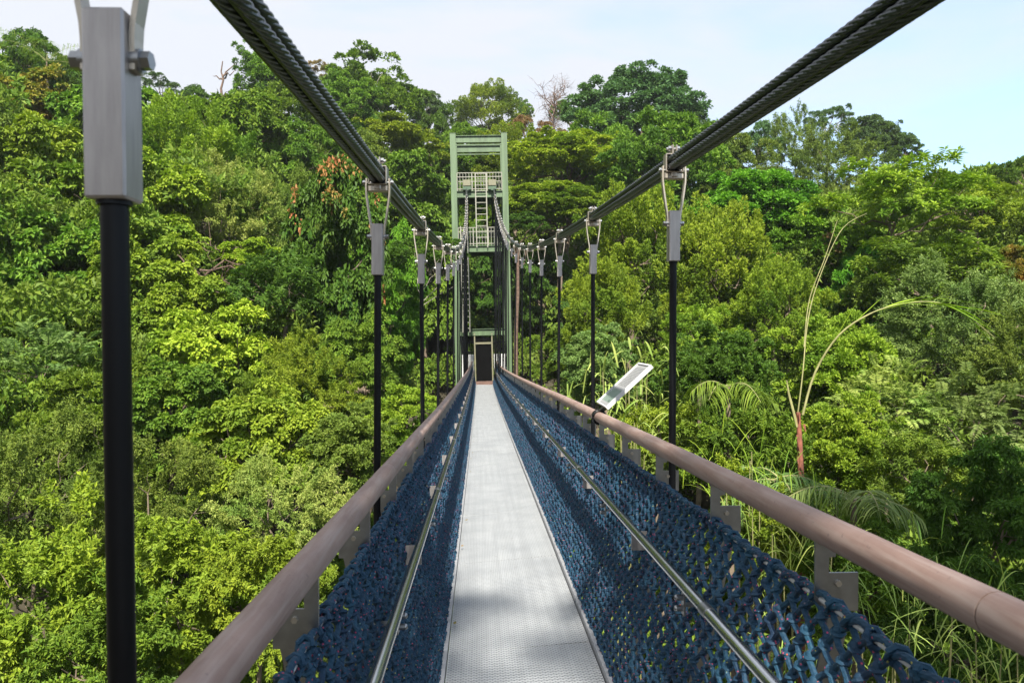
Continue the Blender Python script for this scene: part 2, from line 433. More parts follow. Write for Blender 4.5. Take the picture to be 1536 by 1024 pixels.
# handrails with brackets and posts
BY = [.92 - SP + SP / 3 * k for k in range(3, 48)]
BY = [y for y in BY if y < Y1 - .1]
for s in (-1, 1):
    X = CX + s * HALF_RAIL
    root = empty('handrail', (X, 0, float(railz(0, s))), 'pinkish brown round handrail along the %s side of the walkway' % SIDE[s], 'handrail', 'handrails of the footbridge')
    y = -1.6 + (.35 if s > 0 else 0)
    while y < Y1 - .2:
        b = min(y + 2.37, Y1)
        yy = np.linspace(y + .002, b - .002, 25); t = (yy - y) / 2.37
        wob = rng.normal(0, .0003, (25, 2)); wob[:2] = 0; wob[-2:] = 0
        P = np.stack([X + wob[:, 0], yy, railz(yy, s) + wob[:, 1]], 1)
        r = .0365 + .0012 * np.exp(-((t - .02) / .02) ** 2) + .0012 * np.exp(-((t - .98) / .02) ** 2) + rng.normal(0, .0001, 25)
        m = MB(); m.tube(P, r, 28); m.build('rail_segment', MAT['rail'], root, True)
        y += 2.37
    poly = [(-.020, -.030), (.015, -.030), (.013, -.104), (.084, -.104), (.084, -.195), (.004, -.195), (-.020, -.168)]
    bp = None
    for y in BY:
        z = float(railz(y, s)); o3 = (X, y, z)
        if bp is None:
            m = MB(); m.prism(poly, -.003, .003, o3, s)
            m.box((X + s * .02, y + .010, z - .052), (.022, .02, .03))
            pl = m.build('bracket', MAT['steel'], root)
            pl0 = pl
            pl.location = np.array(o3) - np.array(root.location)
            me = pl.data; co = np.empty(len(me.vertices) * 3, np.float32); me.vertices.foreach_get('co', co)
            co = co.reshape(-1, 3) - np.array(pl.location, np.float32); me.vertices.foreach_set('co', co.ravel()); me.update()
            bbs = []
            for pp in (((s * .034, -.010, -.128), (s * .034, .010, -.128), .008, 6), ((s * .020, .003, -.060), (s * .020, .030, -.060), .010, 8)):
                m = MB(); m.cyl(*pp); bb = m.build('bolt', MAT['strap']); bb.parent = pl; bbs.append(bb)
            bp = pl
        else:
            c = bp.copy(); col.objects.link(c); c.parent = root; c.location = np.array(o3) - np.array(root.location)
            for bb in bbs:
                d = bb.copy(); col.objects.link(d); d.parent = c
    for y in BY:
        zr, zd = float(railz(y, s)), float(edgez(y, s))
        m = MB(); m.bar((X + s * .055, y + .009, zr - .15), (CX + s * (HALF_DECK + .035), y + .009, zd - .06), .05, .008, (0, 1, 0))
        m.build('post', MAT['steel'], root)

# inner steel rails
for s in (-1, 1):
    X = CX + s * .475
    root = empty('grab_rail', (X, 0, float(edgez(0, s)) + .76), 'thin shiny steel grab rail on the inner face of the %s rope net' % SIDE[s], 'grab rail', 'steel grab rails inside the nets')
    y = -1.2 + .5 * (s > 0)
    while y < Y1 - .3:
        b = min(y + 2.9, Y1 - .1); yy = np.linspace(y, b, 14)
        m = MB(); m.tube(np.stack([0 * yy + X, yy, edgez(yy, s) + .76], 1), .019, 18); m.build('tube', MAT['tubesteel'], root, True)
        zz = float(edgez(b, s)) + .76
        m = MB(); m.cyl((X, b - .03, zz + .0015), (X, b + .03, zz - .0015), .0205, 18); m.build('sleeve', MAT['steel'], root, True)
        y += 2.9
    for k, y in enumerate([yb for yb in BY if yb > .5]):
        zz = float(edgez(y, s)) + .76
        m = MB()
        if k % 2 == 0:
            m.box((X + s * .012, y, zz - .065), (.006, .036, .10), None, .002)
            m.bar((X + s * .015, y, zz - .08), (X + s * .10, y, zz - .08), .03, .006)
            pl = m.build('clip', MAT['steel'], root)
            for dz in (-.055, -.092):
                m = MB(); m.cyl((X + s * .010, y, zz + dz), (X - s * .010, y, zz + dz), .011, 8); m.sphere((X - s * .012, y, zz + dz), .0105, 8, 5)
                m.build('bolt', MAT['steel'], pl, True)
        else:
            m.box((X + s * .03, y, zz - .055), (.07, .006, .085)); m.build('clip', MAT['socket'], root)

# rope nets
def net_point(s, y, h):
    """h: 0 at the deck edge, 1 at the top wire"""
    x = CX + s * (HALF_DECK + .012 + (HALF_RAIL - .005 - HALF_DECK - .012) * h)
    zb = edgez(y, s) + .01; zt = railz(y, s) - .168 - .008 * np.sin((y - .92) / (SP / 3) * np.pi) ** 2 + 0 * h
    return np.stack([x + 0 * zb, y + 0 * zb, zb + (zt - zb) * h], -1)
def seg_tubes(A, B, r, n, bulge=None):
    """many two/three-ring tubes at once"""
    D = B - A; L = np.linalg.norm(D, axis=1, keepdims=True); D = D / L
    ref = np.tile(np.array([1., 0, 0]), (len(A), 1))
    X = np.cross(D, ref); X /= np.linalg.norm(X, axis=1, keepdims=True); U = np.cross(X, D)
    th = np.arange(n) / n * 2 * np.pi
    ring = np.cos(th)[None, :, None] * X[:, None] + np.sin(th)[None, :, None] * U[:, None]
    mids = (A + B) / 2 + (0 if bulge is None else bulge)
    V = np.stack([A[:, None] + r * ring, mids[:, None] + r * .92 * ring, B[:, None] + r * ring], 1)   # (m,3,n,3)
    m = len(A); base = (np.arange(m) * 3 * n)[:, None, None]
    i = (np.arange(2) * n)[None, :, None]; j = np.arange(n)[None, None]; k = (j + 1) % n
    Q = np.stack([base + i + j, base + i + k, base + i + n + k, base + i + n + j], -1).reshape(-1, 4)
    return V.reshape(-1, 3), Q
def blobs(C, r, n, mm, S, rot=None):
    b = MB(); b.sphere((0, 0, 0), 1, n, mm); SV = b.V[0]; SQ = b.Q[0]
    V = C[:, None] + SV[None] * S[:, None]
    Q = (SQ[None] + (np.arange(len(C)) * len(SV))[:, None, None]).reshape(-1, 4)
    return V.reshape(-1, 3), Q
for s in (-1, 1):
    root = empty('rope_net', (CX + s * HALF_DECK, 0, float(edgez(0, s))), 'navy blue knotted rope net with pink flecks closing the %s side' % SIDE[s], 'rope net', 'rope nets along the walkway')
    m = MB()
    rows = 22; cw = .042
    yc = np.arange(.55, Y1 - .05, cw); nc = len(yc)
    K = rows + 1
    jj, kk = np.meshgrid(np.arange(nc), np.arange(K))
    hh = kk / rows
    Yg = yc[jj] + rng.normal(0, .002, jj.shape) + .012 * np.sin(hh * 5 + yc[jj] * 2.1)
    Hg = np.clip(hh + rng.normal(0, .002, jj.shape) * (kk > 0) * (kk < rows) + .006 * np.sin(yc[jj] * 7 + hh * 9) * (kk > 0) * (kk < rows), 0, 1)
    N = net_point(s, Yg, Hg); N[..., 0] += rng.normal(0, .004, jj.shape)
    for lo, hi, n in ((0, 7.5, 7), (7.5, 99, 5)):
        for i in range(rows):
            j = np.arange(nc - 1); j = j[(yc[j] >= lo) & (yc[j] < hi)]
            if not len(j): continue
            A = N[i + (i + j) % 2, j]; B = N[i + (i + j + 1) % 2, j + 1]
            A = A + np.where(((i + j) % 2 == 1)[:, None], [[s * -.005, 0, -.004]], [[s * .005, 0, .004]])
            B = B + np.where(((i + j + 1) % 2 == 1)[:, None], [[s * -.005, 0, -.004]], [[s * .005, 0, .004]])
            bl = rng.normal(0, .0025, A.shape)
            V, Q = seg_tubes(A, B, .0084, n, bl); m.raw(V, Q)
        sel = (((jj + kk) % 2 == 0)) & (yc[jj] >= lo) & (yc[jj] < hi)
        C = N[sel]; S = np.stack([rng.uniform(.011, .0145, len(C)), rng.uniform(.012, .0145, len(C)), rng.uniform(.013, .016, len(C))], 1)
        V, Q = blobs(C, 1, 8 if lo == 0 else 6, 5 if lo == 0 else 4, S); m.raw(V, Q)
        # a turn of rope round each near knot
        if lo == 0:
            for c in C[::1]:
                a = random.uniform(-.7, .7); t = np.linspace(0, 2 * np.pi, 9)
                ring = np.stack([np.cos(t) * .012, np.sin(t) * .014 * math.cos(a), np.sin(t) * .014 * math.sin(a) + .003 * np.cos(t)], 1)
                m.tube(c + ring, .0060, 5, False)
    net = m
    # top wire and the loops lashed over it
    yy = np.linspace(.3, Y1, 160)
    m = MB(); m.tube(net_point(s, yy, np.ones_like(yy)) + [0, 0, .004], .0075, 8); m.build('top_wire', MAT['wire'], root, True)
    m = net
    for j in range(0, nc - 2, 2):
        if yc[j] > 22: break
        c = net_point(s, np.array(yc[j]), np.array(1.0)) + [0, 0, .004]
        t = np.linspace(0, 2 * np.pi, 8 if yc[j] < 8 else 5)
        tlt = random.uniform(-.012, .022); rr = random.uniform(.015, .020)
        m.tube(c + np.stack([np.cos(t) * rr, np.sin(t + .4) * tlt + (t - np.pi) * .004, np.sin(t) * rr], 1), .0078, 6 if yc[j] < 8 else 4, False)
        if yc[j] < 9:      # arched bight between lashings
            b0 = c + [0, 0, .010]; b1 = net_point(s, np.array(yc[j + 2]), np.array(1.0)) + [0, 0, .004]
            t = np.linspace(0, 1, 6)[:, None]
            P = b0 * (1 - t) + b1 * t + np.array([s * -.006, 0, 0]) + np.array([0, 0, .012]) * np.sin(t * np.pi) * random.uniform(.3, 1.3)
            m.tube(P, .0085, 7, False)
    m.build('netting', MAT['rope'], root, True)

# ------------------------------------------------------------------ tower
TY = 36.0; TZ = float(deckz(36))
tower = empty('bridge_tower', (CX, TY, TZ), 'green painted steel tower with two railed platforms at the far end', 'tower')
def tb(): return MB()
O = np.array([CX, TY, TZ])
def tbox(m, c, d, bev=0): return m.box(O + np.array(c), d, None, bev)
TH = 12.15; HW = 1.24; DEP = 1.9
for yy in (0, DEP):
    for s in (-1, 1):
        m = tb(); x = s * HW
        tbox(m, (x, yy, TH / 2 - 4), (.020, .27, TH + 8))           # I-section column
        tbox(m, (x, yy - .128, TH / 2 - 4), (.28, .018, TH + 8)); tbox(m, (x, yy + .128, TH / 2 - 4), (.28, .018, TH + 8))
        tbox(m, (x, yy, TH + .012), (.30, .30, .02))
        m.build('leg', MAT['green'], tower)
def ibeam(z, h, y, w=.18, name='beam', x0=-HW + .145, x1=HW - .145):
    m = tb(); L = x1 - x0; xm = (x0 + x1) / 2
    tbox(m, (xm, y, z), (L, .02, h - .03)); tbox(m, (xm, y, z + h / 2 - .0125), (L, w, .025)); tbox(m, (xm, y, z - h / 2 + .0125), (L, w, .025))
    m.build(name, MAT['green'], tower)
def zp(py): return (501 - py) / F * TY - TZ
for yy in (0, DEP):
    ibeam(zp(210), .34, yy); ibeam(zp(292), .32, yy); ibeam(zp(373.5), .30, yy); ibeam(zp(498), .32, yy)
    m = tb(); tbox(m, (0, yy - .02, zp(218.5)), (2 * HW - .3, .06, .05)); m.build('tie_bar', MAT['green'], tower)
for s in (-1, 1):
    for z in (zp(211), zp(292), zp(373.5), zp(498)):
        m = tb(); tbox(m, (s * HW, DEP / 2, z), (.16, DEP - .275, .22)); m.build('side_beam', MAT['green'], tower)
    m = tb(); m.bar(O + [s * HW, .2, zp(498) + .2], O + [s * HW, DEP - .2, zp(373.5) - .15], .08, .08); m.build('brace', MAT['green'], tower)
for z in (zp(287.5), zp(369)):
    m = tb(); tbox(m, (0, DEP / 2, z + .02), (2 * HW - .34, DEP - .2, .03)); m.build('platform', MAT['green_dark'], tower)
def railing(z, h, y, x0=-1.09, x1=1.09, gap=None):
    m = tb(); n = int((x1 - x0) / .14)
    for zz in (z + .10, z + h * .78, z + h): m.bar(O + [x0, y, zz], O + [x1, y, zz], .035, .035)
    for k in range(n + 1):
        x = x0 + (x1 - x0) * k / n
        tbox(m, (x, y, z + h / 2), (.045 if k % 5 == 0 else .018, .022, h))
    m.build('railing', MAT['galv'], tower)
for z in (zp(287.5), zp(369)):
    railing(z, .88, -.06); railing(z, .88, DEP + .06)
    for s in (-1, 1):
        m = tb()
        for zz in (.1, .7, .88): m.bar(O + [s * 1.10, 0, z + zz], O + [s * 1.10, DEP, z + zz], .03, .03)
        for k in range(9): tbox(m, (s * 1.10, .1 + k * .21, z + .44), (.02, .02, .88))
        m.build('railing', MAT['galv'], tower)
def ladder(x, y, z0, z1, w=.52):
    m = tb()
    for s in (-1, 1): m.bar(O + [x + s * w / 2, y, z0], O + [x + s * w / 2, y, z1], .05, .05)
    z = z0 + .2
    while z < z1: m.cyl(O + [x - w / 2, y, z], O + [x + w / 2, y, z], .018, 6); z += .28
    m.build('ladder', MAT['galv'], tower)
ladder(.06, -.16, zp(372), zp(261)); ladder(-.80, -.15, zp(498), zp(340), .34)
for s in (-1, 1):
    m = tb(); tbox(m, (s * .61, -.06, zp(284)), (.40, .36, .16), .01); tbox(m, (s * .61, -.16, zp(287)), (.13, .5, .10)); sd = m.build('saddle', MAT['green_dark'], tower)
    m = tb(); tbox(m, (s * .61, -.06, zp(276)), (.37, .34, .30), .015); m.build('saddle_cover', MAT['cream'], sd)
    m = tb(); m.bar(O + [s * .61, .2, zp(287)], O + [s * .8, DEP + 9, zp(287) - 6.5], .10, .10); m.build('backstay', MAT['cable'], tower)
m = tb()
for s in (-1, 1): tbox(m, (s * .42, -.02, zp(540) + .15), (.06, .08, zp(503) - zp(574)))
tbox(m, (0, -.02, zp(514.5)), (.765, .07, .09)); m.build('door_frame', MAT['cream'], tower)
m = tb(); tbox(m, (0, .03, zp(545)), (.76, .04, 1.85)); tbox(m, (0.0, .005, zp(545)), (.05, .02, 1.8)); m.build('doorway_shade_panel', MAT['doorway_shade'], tower)  # dark sheet painting the shaded opening inside the door frame
m = tb(); tbox(m, (0, .05, zp(508.5)), (.76, .03, .20)); m.build('doorway_shade_top', MAT['doorway_shade'], tower)  # the same painted shade carried on above the frame
for s in (-1, 1):
    m = tb()
    for k in range(8): tbox(m, (s * (.53 + k * .085), -.03, .70), (.066, .02, 1.55))
    m.build('picket_panel', MAT['white'], tower)
    m = tb()
    for zz in (1.60, 2.05): m.bar(O + [s * .48, .09, zz], O + [s * 1.1, .09, zz], .05, .05)
    for k in range(8): tbox(m, (s * (.50 + k * .085), .10, 1.75), (.022, .02, 1.0))
    m.build('barrier', MAT['black'], tower)
m = tb(); tbox(m, (0, .0, .05), (.85, .16, .22), .01); m.build('step', MAT['step'], tower)
m = tb(); tbox(m, (0, 1.2, -.06), (2.2, 2.2, .10)); m.build('landing', MAT['step'], tower)
tower.rotation_euler = (0, R(-1.35), 0)

# information board clamped to the right handrail
def sign():
    d = 4.9; y = d; X = CX + HALF_RAIL; z = float(railz(y, 1))
    lo = at(912, 611, 4.80); hi = at(977, 551, 4.80)
    root = empty('information_board', (X, y, z), 'tilted white information board clamped to the outside of the right handrail', 'sign')
    lo = np.array(lo); hi = np.array(hi); u = hi - lo; u[1] = 0; L = np.linalg.norm(u); u /= L
    n = np.array([-u[2], 0, u[0]]); ylen = .36
    rot = np.stack([u, [0, 1, 0], n], 1)
    c = (lo + hi) / 2 + np.array([0, ylen / 2, 0])
    m = MB(); m.box(c, (L, ylen, .012), rot, .003); pan = m.build('panel', MAT['board_back'], root)
    m = MB(); m.box(c + n * .008, (L * .96, ylen * .95, .003), rot); fc = m.build('printed_face', MAT['board_face'], pan)
    m = MB()
    for q in (-1, 1): m.box(c + n * .004 + np.array([0, q * (ylen / 2 + .004), 0]), (L + .02, .012, .026), rot)
    for q in (-1, 1): m.box(c + n * .004 + u * q * (L / 2 + .004), (.012, ylen - .006, .026), rot)
    m.build('rim', MAT['white'], pan)
    m = MB(); yc = y + .10
    t = np.linspace(0, 2 * np.pi, 19); P = np.stack([X + .044 * np.cos(t), 0 * t + yc, float(railz(yc, 1)) + .044 * np.sin(t)], 1)
    for q in (-.02, -.01, 0, .01, .02): m.tube(P + [0, q, 0], .009, 6, False)
    m.build('clamp', MAT['black'], root)
    m = MB(); m.bar((X, yc, float(railz(yc, 1)) + .03), lo + u * .06 + np.array([0, .10, 0]) - n * .006, .05, .012);
    m.build('arm', MAT['steel'], root)
def board_mats():
    m, nt, b = new_mat('board_face'); tc = nt.nodes.new('ShaderNodeTexCoord')
    sp = nt.nodes.new('ShaderNodeSeparateXYZ'); nt.links.new(tc.outputs['Generated'], sp.inputs[0])
    w = nd(nt, 'ShaderNodeTexWave', Scale=9.0, Distortion=0.0); w.bands_direction = 'X'; nt.links.new(tc.outputs['Generated'], w.inputs['Vector'])
    br = nd(nt, 'ShaderNodeTexNoise', Scale=60.0, Detail=1.0); nt.links.new(tc.outputs['Generated'], br.inputs['Vector'])
    lines = nd(nt, 'ShaderNodeMath', operation='MULTIPLY'); nt.links.new(ramp(nt, w.outputs['Fac'], [(.55, 0.0), (.62, 1.0)]), lines.inputs[0]); nt.links.new(ramp(nt, br.outputs[0], [(.42, 0.0), (.5, 1.0)]), lines.inputs[1])
    area = ramp(nt, sp.outputs[0], [(.44, 0.0), (.46, .95), (.93, .95), (.95, 0.0)])
    mm = nd(nt, 'ShaderNodeMath', operation='MULTIPLY'); nt.links.new(lines.outputs[0], mm.inputs[0]); nt.links.new(area, mm.inputs[1])
    c = mixc(nt, mm.outputs[0], (.36, .36, .36), (.05, .05, .06))
    pic = mixc(nt, noise(nt, 5, 4, 'Generated'), (.30, .36, .33), (.10, .17, .12))
    c = mixc(nt, ramp(nt, sp.outputs[0], [(.05, 0.0), (.06, 1.0), (.36, 1.0), (.37, 0.0)]), c, pic)
    nt.links.new(c, b.inputs['Base Color']); b.inputs['Roughness'].default_value = .3
    MAT['board_face'] = m; MAT['board_back'] = simple('board_back', (.45, .46, .46), .4, .3, var=.08)
board_mats(); sign()
# ------------------------------------------------------------------ terrain
C_L = ([0, 8, 10, 14, 18, 21, 27, 38, 50, 65, 90, 130, 220], [-7, -6, -5.6, -4, -1.8, .2, 4, 9.5, 15, 18.5, 20, 18, 5])
C_M = ([0, 8, 14, 20, 30, 37, 41, 45, 60, 75, 95, 130, 220], [-9, -8, -6.5, -5.5, -4.5, -4.2, -1.5, 2, 12.5, 18, 22, 20, 6])
C_R = ([0, 8, 11, 15, 20, 26, 30, 36, 50, 65, 90, 130, 220], [-7, -6, -5.2, -3.4, -1.6, 1.2, 3.4, 5.5, 9, 12.5, 15, 13, 4])
def canopy_z(x, y):
    x = np.asarray(x, float); y = np.asarray(y, float)
    d = np.hypot(x, y); a = np.clip(np.arctan2(x, np.maximum(np.abs(y), .1)) / .38, -1, 1)
    l, mm, r = (np.interp(d, *c) for c in (C_L, C_M, C_R))
    w = np.abs(a); w = w * w * (3 - 2 * w)
    return np.where(a < 0, mm * (1 - w) + l * w, mm * (1 - w) + r * w)
def ground_z(x, y):
    x = np.asarray(x, float); y = np.asarray(y, float)
    return canopy_z(x, y) - 5.5 + .5 * np.sin(x * .31 + 1) * np.cos(y * .27) + .25 * np.sin(x * .9 + y * .7)
def make_terrain():
    g = np.concatenate([-np.geomspace(340, 62, 14), np.linspace(-60, 60, 61), np.geomspace(62, 340, 14)])
    gx, gy = np.meshgrid(g, g + 25)
    z = ground_z(gx, gy); n = len(g)
    i = np.arange(n - 1)[:, None] * n; j = np.arange(n - 1)[None]
    Q = np.stack([i + j, i + j + 1, i + n + j + 1, i + n + j], -1).reshape(-1, 4)
    me = np_mesh('hillside_ground', np.stack([gx, gy, z], -1), [Q], True); me.materials.append(MAT['soil'])
    tag(link(bpy.data.objects.new('hillside_ground', me)), 'steep forest floor of the valley and the hill beyond', None, None, 'structure')
make_terrain()

# ------------------------------------------------------------------ foliage generators
def unit(v): return v / (np.linalg.norm(v, axis=-1, keepdims=True) + 1e-9)
def rdir(n, g, zmin=-1.0):
    v = unit(g.normal(size=(n, 3))); b = v[:, 2] < zmin; v[b, 2] *= -1; return v
def leaf_geo(P, A, N, L, W, fold=.22, bend=.15):
    n = len(P); L = np.broadcast_to(L, n)[:, None]; W = np.broadcast_to(W, n)[:, None]
    A = unit(A); S = unit(np.cross(A, N)); U = np.cross(S, A)
    mid = P + A * L * .48
    V = np.stack([P, mid - S * W * .5 + U * W * fold, P + A * L - U * L * bend, mid + S * W * .5 + U * W * fold], 1)
    return V.reshape(-1, 3)
def leaf_mesh(name, V):
    n = len(V) // 4; b = np.arange(n)[:, None] * 4
    T = np.concatenate([b + [0, 2, 1], b + [0, 3, 2]])
    return np_mesh(name, V, [T])
def two_level(g, boughs, brad, nsub, srad, nleaf, L, W, flat=1.0, droop=.3, up=.3, jit=.55, sub_z=.85, shell=.55, stretch=(1, 1, 1), tile=.5):
    """leaves on twig clumps on boughs; boughs (k,3) in unit-crown space"""
    k = len(boughs); br = np.broadcast_to(brad, k)
    d = rdir(k * nsub, g, -.45).reshape(k, nsub, 3) * np.array([1, 1, flat])
    sc = boughs[:, None] + d * br[:, None, None] * g.uniform(.65, 1.08, (k, nsub, 1))
    sc = sc.reshape(-1, 3); so = unit(d.reshape(-1, 3) * .7 + unit(boughs + [0, 0, .25]).repeat(nsub, 0) * .6)
    m = len(sc); sr = srad * g.uniform(.6, 1.35, m)
    dd = unit(rdir(m * nleaf, g, -.6).reshape(m, nleaf, 3) + so[:, None] * .55)
    p = sc[:, None] + dd * (np.array([1, 1, sub_z]) * np.array(stretch)) * sr[:, None, None] * (shell + (1 - shell) * g.random((m, nleaf, 1)))
    p = p.reshape(-1, 3); dd = dd.reshape(-1, 3); so_ = so.repeat(nleaf, 0)
    q = len(p)
    A = dd * .7 + so_ * .3 + np.array([0, 0, up - droop]) + g.normal(size=(q, 3)) * jit
    N = dd * tile + np.array([0, 0, .75]) + so_ * .4 + g.normal(size=(q, 3)) * .55
    l = L * g.uniform(.6, 1.3, q)
    return leaf_geo(p, A, N, l, l * (W / L))
def shell_pts(g, n, zlo=-.5, rad=.7, stretch=(1, 1, 1), jit=.13):
    i = np.arange(n) + .5
    z = 1 - (1 - zlo) * i / n; th = i * 2.39996 + g.random() * 6
    r = np.sqrt(np.maximum(1 - z * z, 0))
    P = np.stack([r * np.cos(th), r * np.sin(th), z], 1) * rad * g.uniform(.75, 1.1, (n, 1)) + g.normal(size=(n, 3)) * jit
    return P * np.array(stretch)

def c_round(g, L=.064, W=.032):
    b = np.concatenate([shell_pts(g, 22, -.85, .68), g.normal(size=(4, 3)) * .2])
    return two_level(g, b, g.uniform(.24, .40, len(b)), 10, .115, 130, L, W, up=.45, droop=.2), b
def c_mound(g, L=.068, W=.046):           # vine covered, broad leaves laid like tiles
    b = shell_pts(g, 30, -.75, .76, (1, 1, .95), .16)
    return two_level(g, b, g.uniform(.18, .36, len(b)), 9, .115, 120, L, W, droop=.75, up=.05, tile=.9, jit=.5), b
def c_tuft(g, L=.050, W=.024):            # clusters of upright conical tufts
    b = shell_pts(g, 34, -.8, .72, (1, 1, 1.05), .10)
    V = []
    sub = (b[:, None] + rdir(34 * 9, g, -.2).reshape(34, 9, 3) * g.uniform(.12, .27, (34, 9, 1))).reshape(-1, 3)
    so = unit(unit(sub) * .6 + [0, 0, .75])
    m = len(sub); nl = 110; h = g.uniform(.14, .27, m)
    t = g.random((m, nl)) ** .8
    ang = g.random((m, nl)) * 6.283; rad = (1 - t) ** .7 * .085 + .008
    X = unit(np.cross(so, [.3, .2, 1.])); Y = np.cross(so, X)
    out = np.cos(ang)[..., None] * X[:, None] + np.sin(ang)[..., None] * Y[:, None]
    p = sub[:, None] + so[:, None] * (t * h[:, None] - .04)[..., None] + out * (rad * g.uniform(.7, 1.1, (m, nl)))[..., None]
    A = out * .55 + so[:, None] * .75 + g.normal(size=(m, nl, 3)) * .3
    N = so[:, None] + out * .3 + g.normal(size=(m, nl, 3)) * .35
    l = L * g.uniform(.65, 1.25, m * nl)
    return leaf_geo(p.reshape(-1, 3), A.reshape(-1, 3), N.reshape(-1, 3), l, l * W / L), b
def c_umbrella(g, L=.052, W=.028):        # horizontal layers under a dome
    b = []
    for z, n, rr in ((.62, 5, .28), (.42, 9, .58), (.2, 12, .82), (-.02, 12, .92), (-.24, 8, .8)):
        for i in range(n):
            a = i / n * 6.283 + g.random() * 1.2; r_ = rr * g.uniform(.55, 1.08)
            b.append((r_ * math.cos(a), r_ * math.sin(a), z + g.normal() * .06))
    b = np.array(b)
    return two_level(g, b, g.uniform(.17, .30, len(b)), 9, .095, 110, L, W, flat=.55, sub_z=.75, up=.2, droop=.4, tile=.9), b
def c_drooptall(g, L=.064, W=.025):       # tall, glossy hanging leaves
    b = shell_pts(g, 40, -.9, .74, (1, 1, 1.0), .12)
    b[:, :2] *= (1 - .38 * np.clip(b[:, 2:3], 0, 1))
    return two_level(g, b, g.uniform(.14, .27, len(b)), 9, .085, 105, L, W, droop=1.0, up=0, jit=.45, tile=.6), b
def c_airy(g, L=.052, W=.028):
    b = shell_pts(g, 13, -.35, .72, (1, 1, .8), .16)
    return two_level(g, b, g.uniform(.15, .32, len(b)), 8, .10, 105, L, W, flat=.7), b
def c_wisp(g, L=.044, W=.016):            # fine leaves on upright shoots
    b = shell_pts(g, 36, -.8, .66, (1, 1, .95), .14)
    sub = (b[:, None] + rdir(36 * 9, g, -.2).reshape(36, 9, 3) * g.uniform(.1, .26, (36, 9, 1))).reshape(-1, 3)
    m = len(sub); so = unit(unit(sub) * .7 + [0, 0, .5] + g.normal(size=(m, 3)) * .4); nl = 95
    t = g.random((m, nl)); h = g.uniform(.16, .34, m)
    p = sub[:, None] + so[:, None] * (t * h[:, None])[..., None] + g.normal(size=(m, nl, 3)) * .018 + np.array([0, 0, -.05]) * (t ** 2)[..., None]
    A = unit(g.normal(size=(m, nl, 3))) * .8 + so[:, None] * .6 + [0, 0, -.15]
    N = g.normal(size=(m, nl, 3)) * .5 + [0, 0, .8] + so[:, None] * .3
    l = L * g.uniform(.6, 1.4, m * nl)
    return leaf_geo(p.reshape(-1, 3), A.reshape(-1, 3), N.reshape(-1, 3), l, l * W / L), b
def c_rosette(g, L=.090, W=.032):         # long leaves in whorls at twig ends
    b = shell_pts(g, 30, -.6, .74, (1, 1, .85), .15)
    sub = (b[:, None] + rdir(30 * 16, g, -.4).reshape(30, 16, 3) * g.uniform(.10, .30, (30, 16, 1)) * [1, 1, .75]).reshape(-1, 3)
    m = len(sub); so = unit(unit(sub + [0, 0, .2]) * .5 + [0, 0, .8] + g.normal(size=(m, 3)) * .3); nl = 15
    X = unit(np.cross(so, [.3, .2, 1.])); Y = np.cross(so, X)
    ang = (np.arange(nl) * 2.4)[None] + g.random((m, 1)) * 6 + g.normal(size=(m, nl)) * .2
    out = np.cos(ang)[..., None] * X[:, None] + np.sin(ang)[..., None] * Y[:, None]
    el = np.linspace(1.0, -.25, nl)[None, :, None] + g.normal(size=(m, nl, 1)) * .15
    p = sub[:, None] + so[:, None] * np.linspace(.03, -.03, nl)[None, :, None]
    A = out + so[:, None] * el; N = so[:, None] * 1.0 - out * .3 * el
    l = L * g.uniform(.7, 1.2, m * nl)
    return leaf_geo((p + 0 * out).reshape(-1, 3), A.reshape(-1, 3), N.reshape(-1, 3), l, l * W / L, .12, .28), b
def sprays(g, O_, D, length, npair, leafL, leafW, droop, hang=.25, curl=.25):
    """pinnate sprays: leaflets in pairs along an arching rachis"""
    k = len(O_); t = np.linspace(.12, 1, npair)[None, :, None]
    length = np.broadcast_to(length, k)[:, None, None]
    D = unit(D)
    pts = O_[:, None] + D[:, None] * length * t + np.array([0, 0, -1.]) * droop * length * t ** 2
    T = unit(D[:, None] + np.array([0, 0, -1.]) * 2 * droop * t)
    S = unit(np.cross(T, [0, 0, 1.])); U = np.cross(S, T)
    V = []
    env = np.sin(np.pi * (t * .85 + .1)) ** .6
    for s in (-1, 1):
        A = S * s + T * .55 + U * curl - np.array([0, 0, hang]) + g.normal(size=pts.shape) * .10
        l = (leafL * env[..., 0] * g.uniform(.85, 1.1, pts.shape[:2])).ravel()
        V.append(leaf_geo((pts + 0 * A).reshape(-1, 3), A.reshape(-1, 3), (U + 0 * A).reshape(-1, 3), l, l * (leafW / leafL), .12, .2))
    return np.concatenate(V), pts
def c_feather(g, leafL=.10, leafW=.030):
    b = shell_pts(g, 26, -.75, .62, (1, 1, .9), .12)
    o = (b[:, None] + rdir(26 * 10, g, -.3).reshape(26, 10, 3) * g.uniform(.05, .22, (26, 10, 1))).reshape(-1, 3)
    D = unit(unit(o + [0, 0, .15]) * .8 + [0, 0, .45] + g.normal(size=o.shape) * .45)
    V, _ = sprays(g, o, D, g.uniform(.28, .48, len(o)), 13, leafL, leafW, .45)
    return V, b
def c_shoot(g):
    V, b = c_wisp(g, .060, .026); return V, b
STY = dict(shoot=c_shoot, round=c_round, mound=c_mound, tuft=c_tuft, umbrella=c_umbrella, drooptall=c_drooptall, airy=c_airy, wisp=c_wisp, rosette=c_rosette, feather=c_feather)
PROTO = {}
def proto_crown(style, var):
    key = (style, var)
    if key not in PROTO:
        g = np.random.default_rng(hash(style) % 1 + sum(map(ord, style)) * 31 + var * 7)
        V, b = STY[style](g)
        me = leaf_mesh('crown_' + style, V); me.materials.append(LM['mid'])
        PROTO[key] = (me, b, V)
    return PROTO[key]

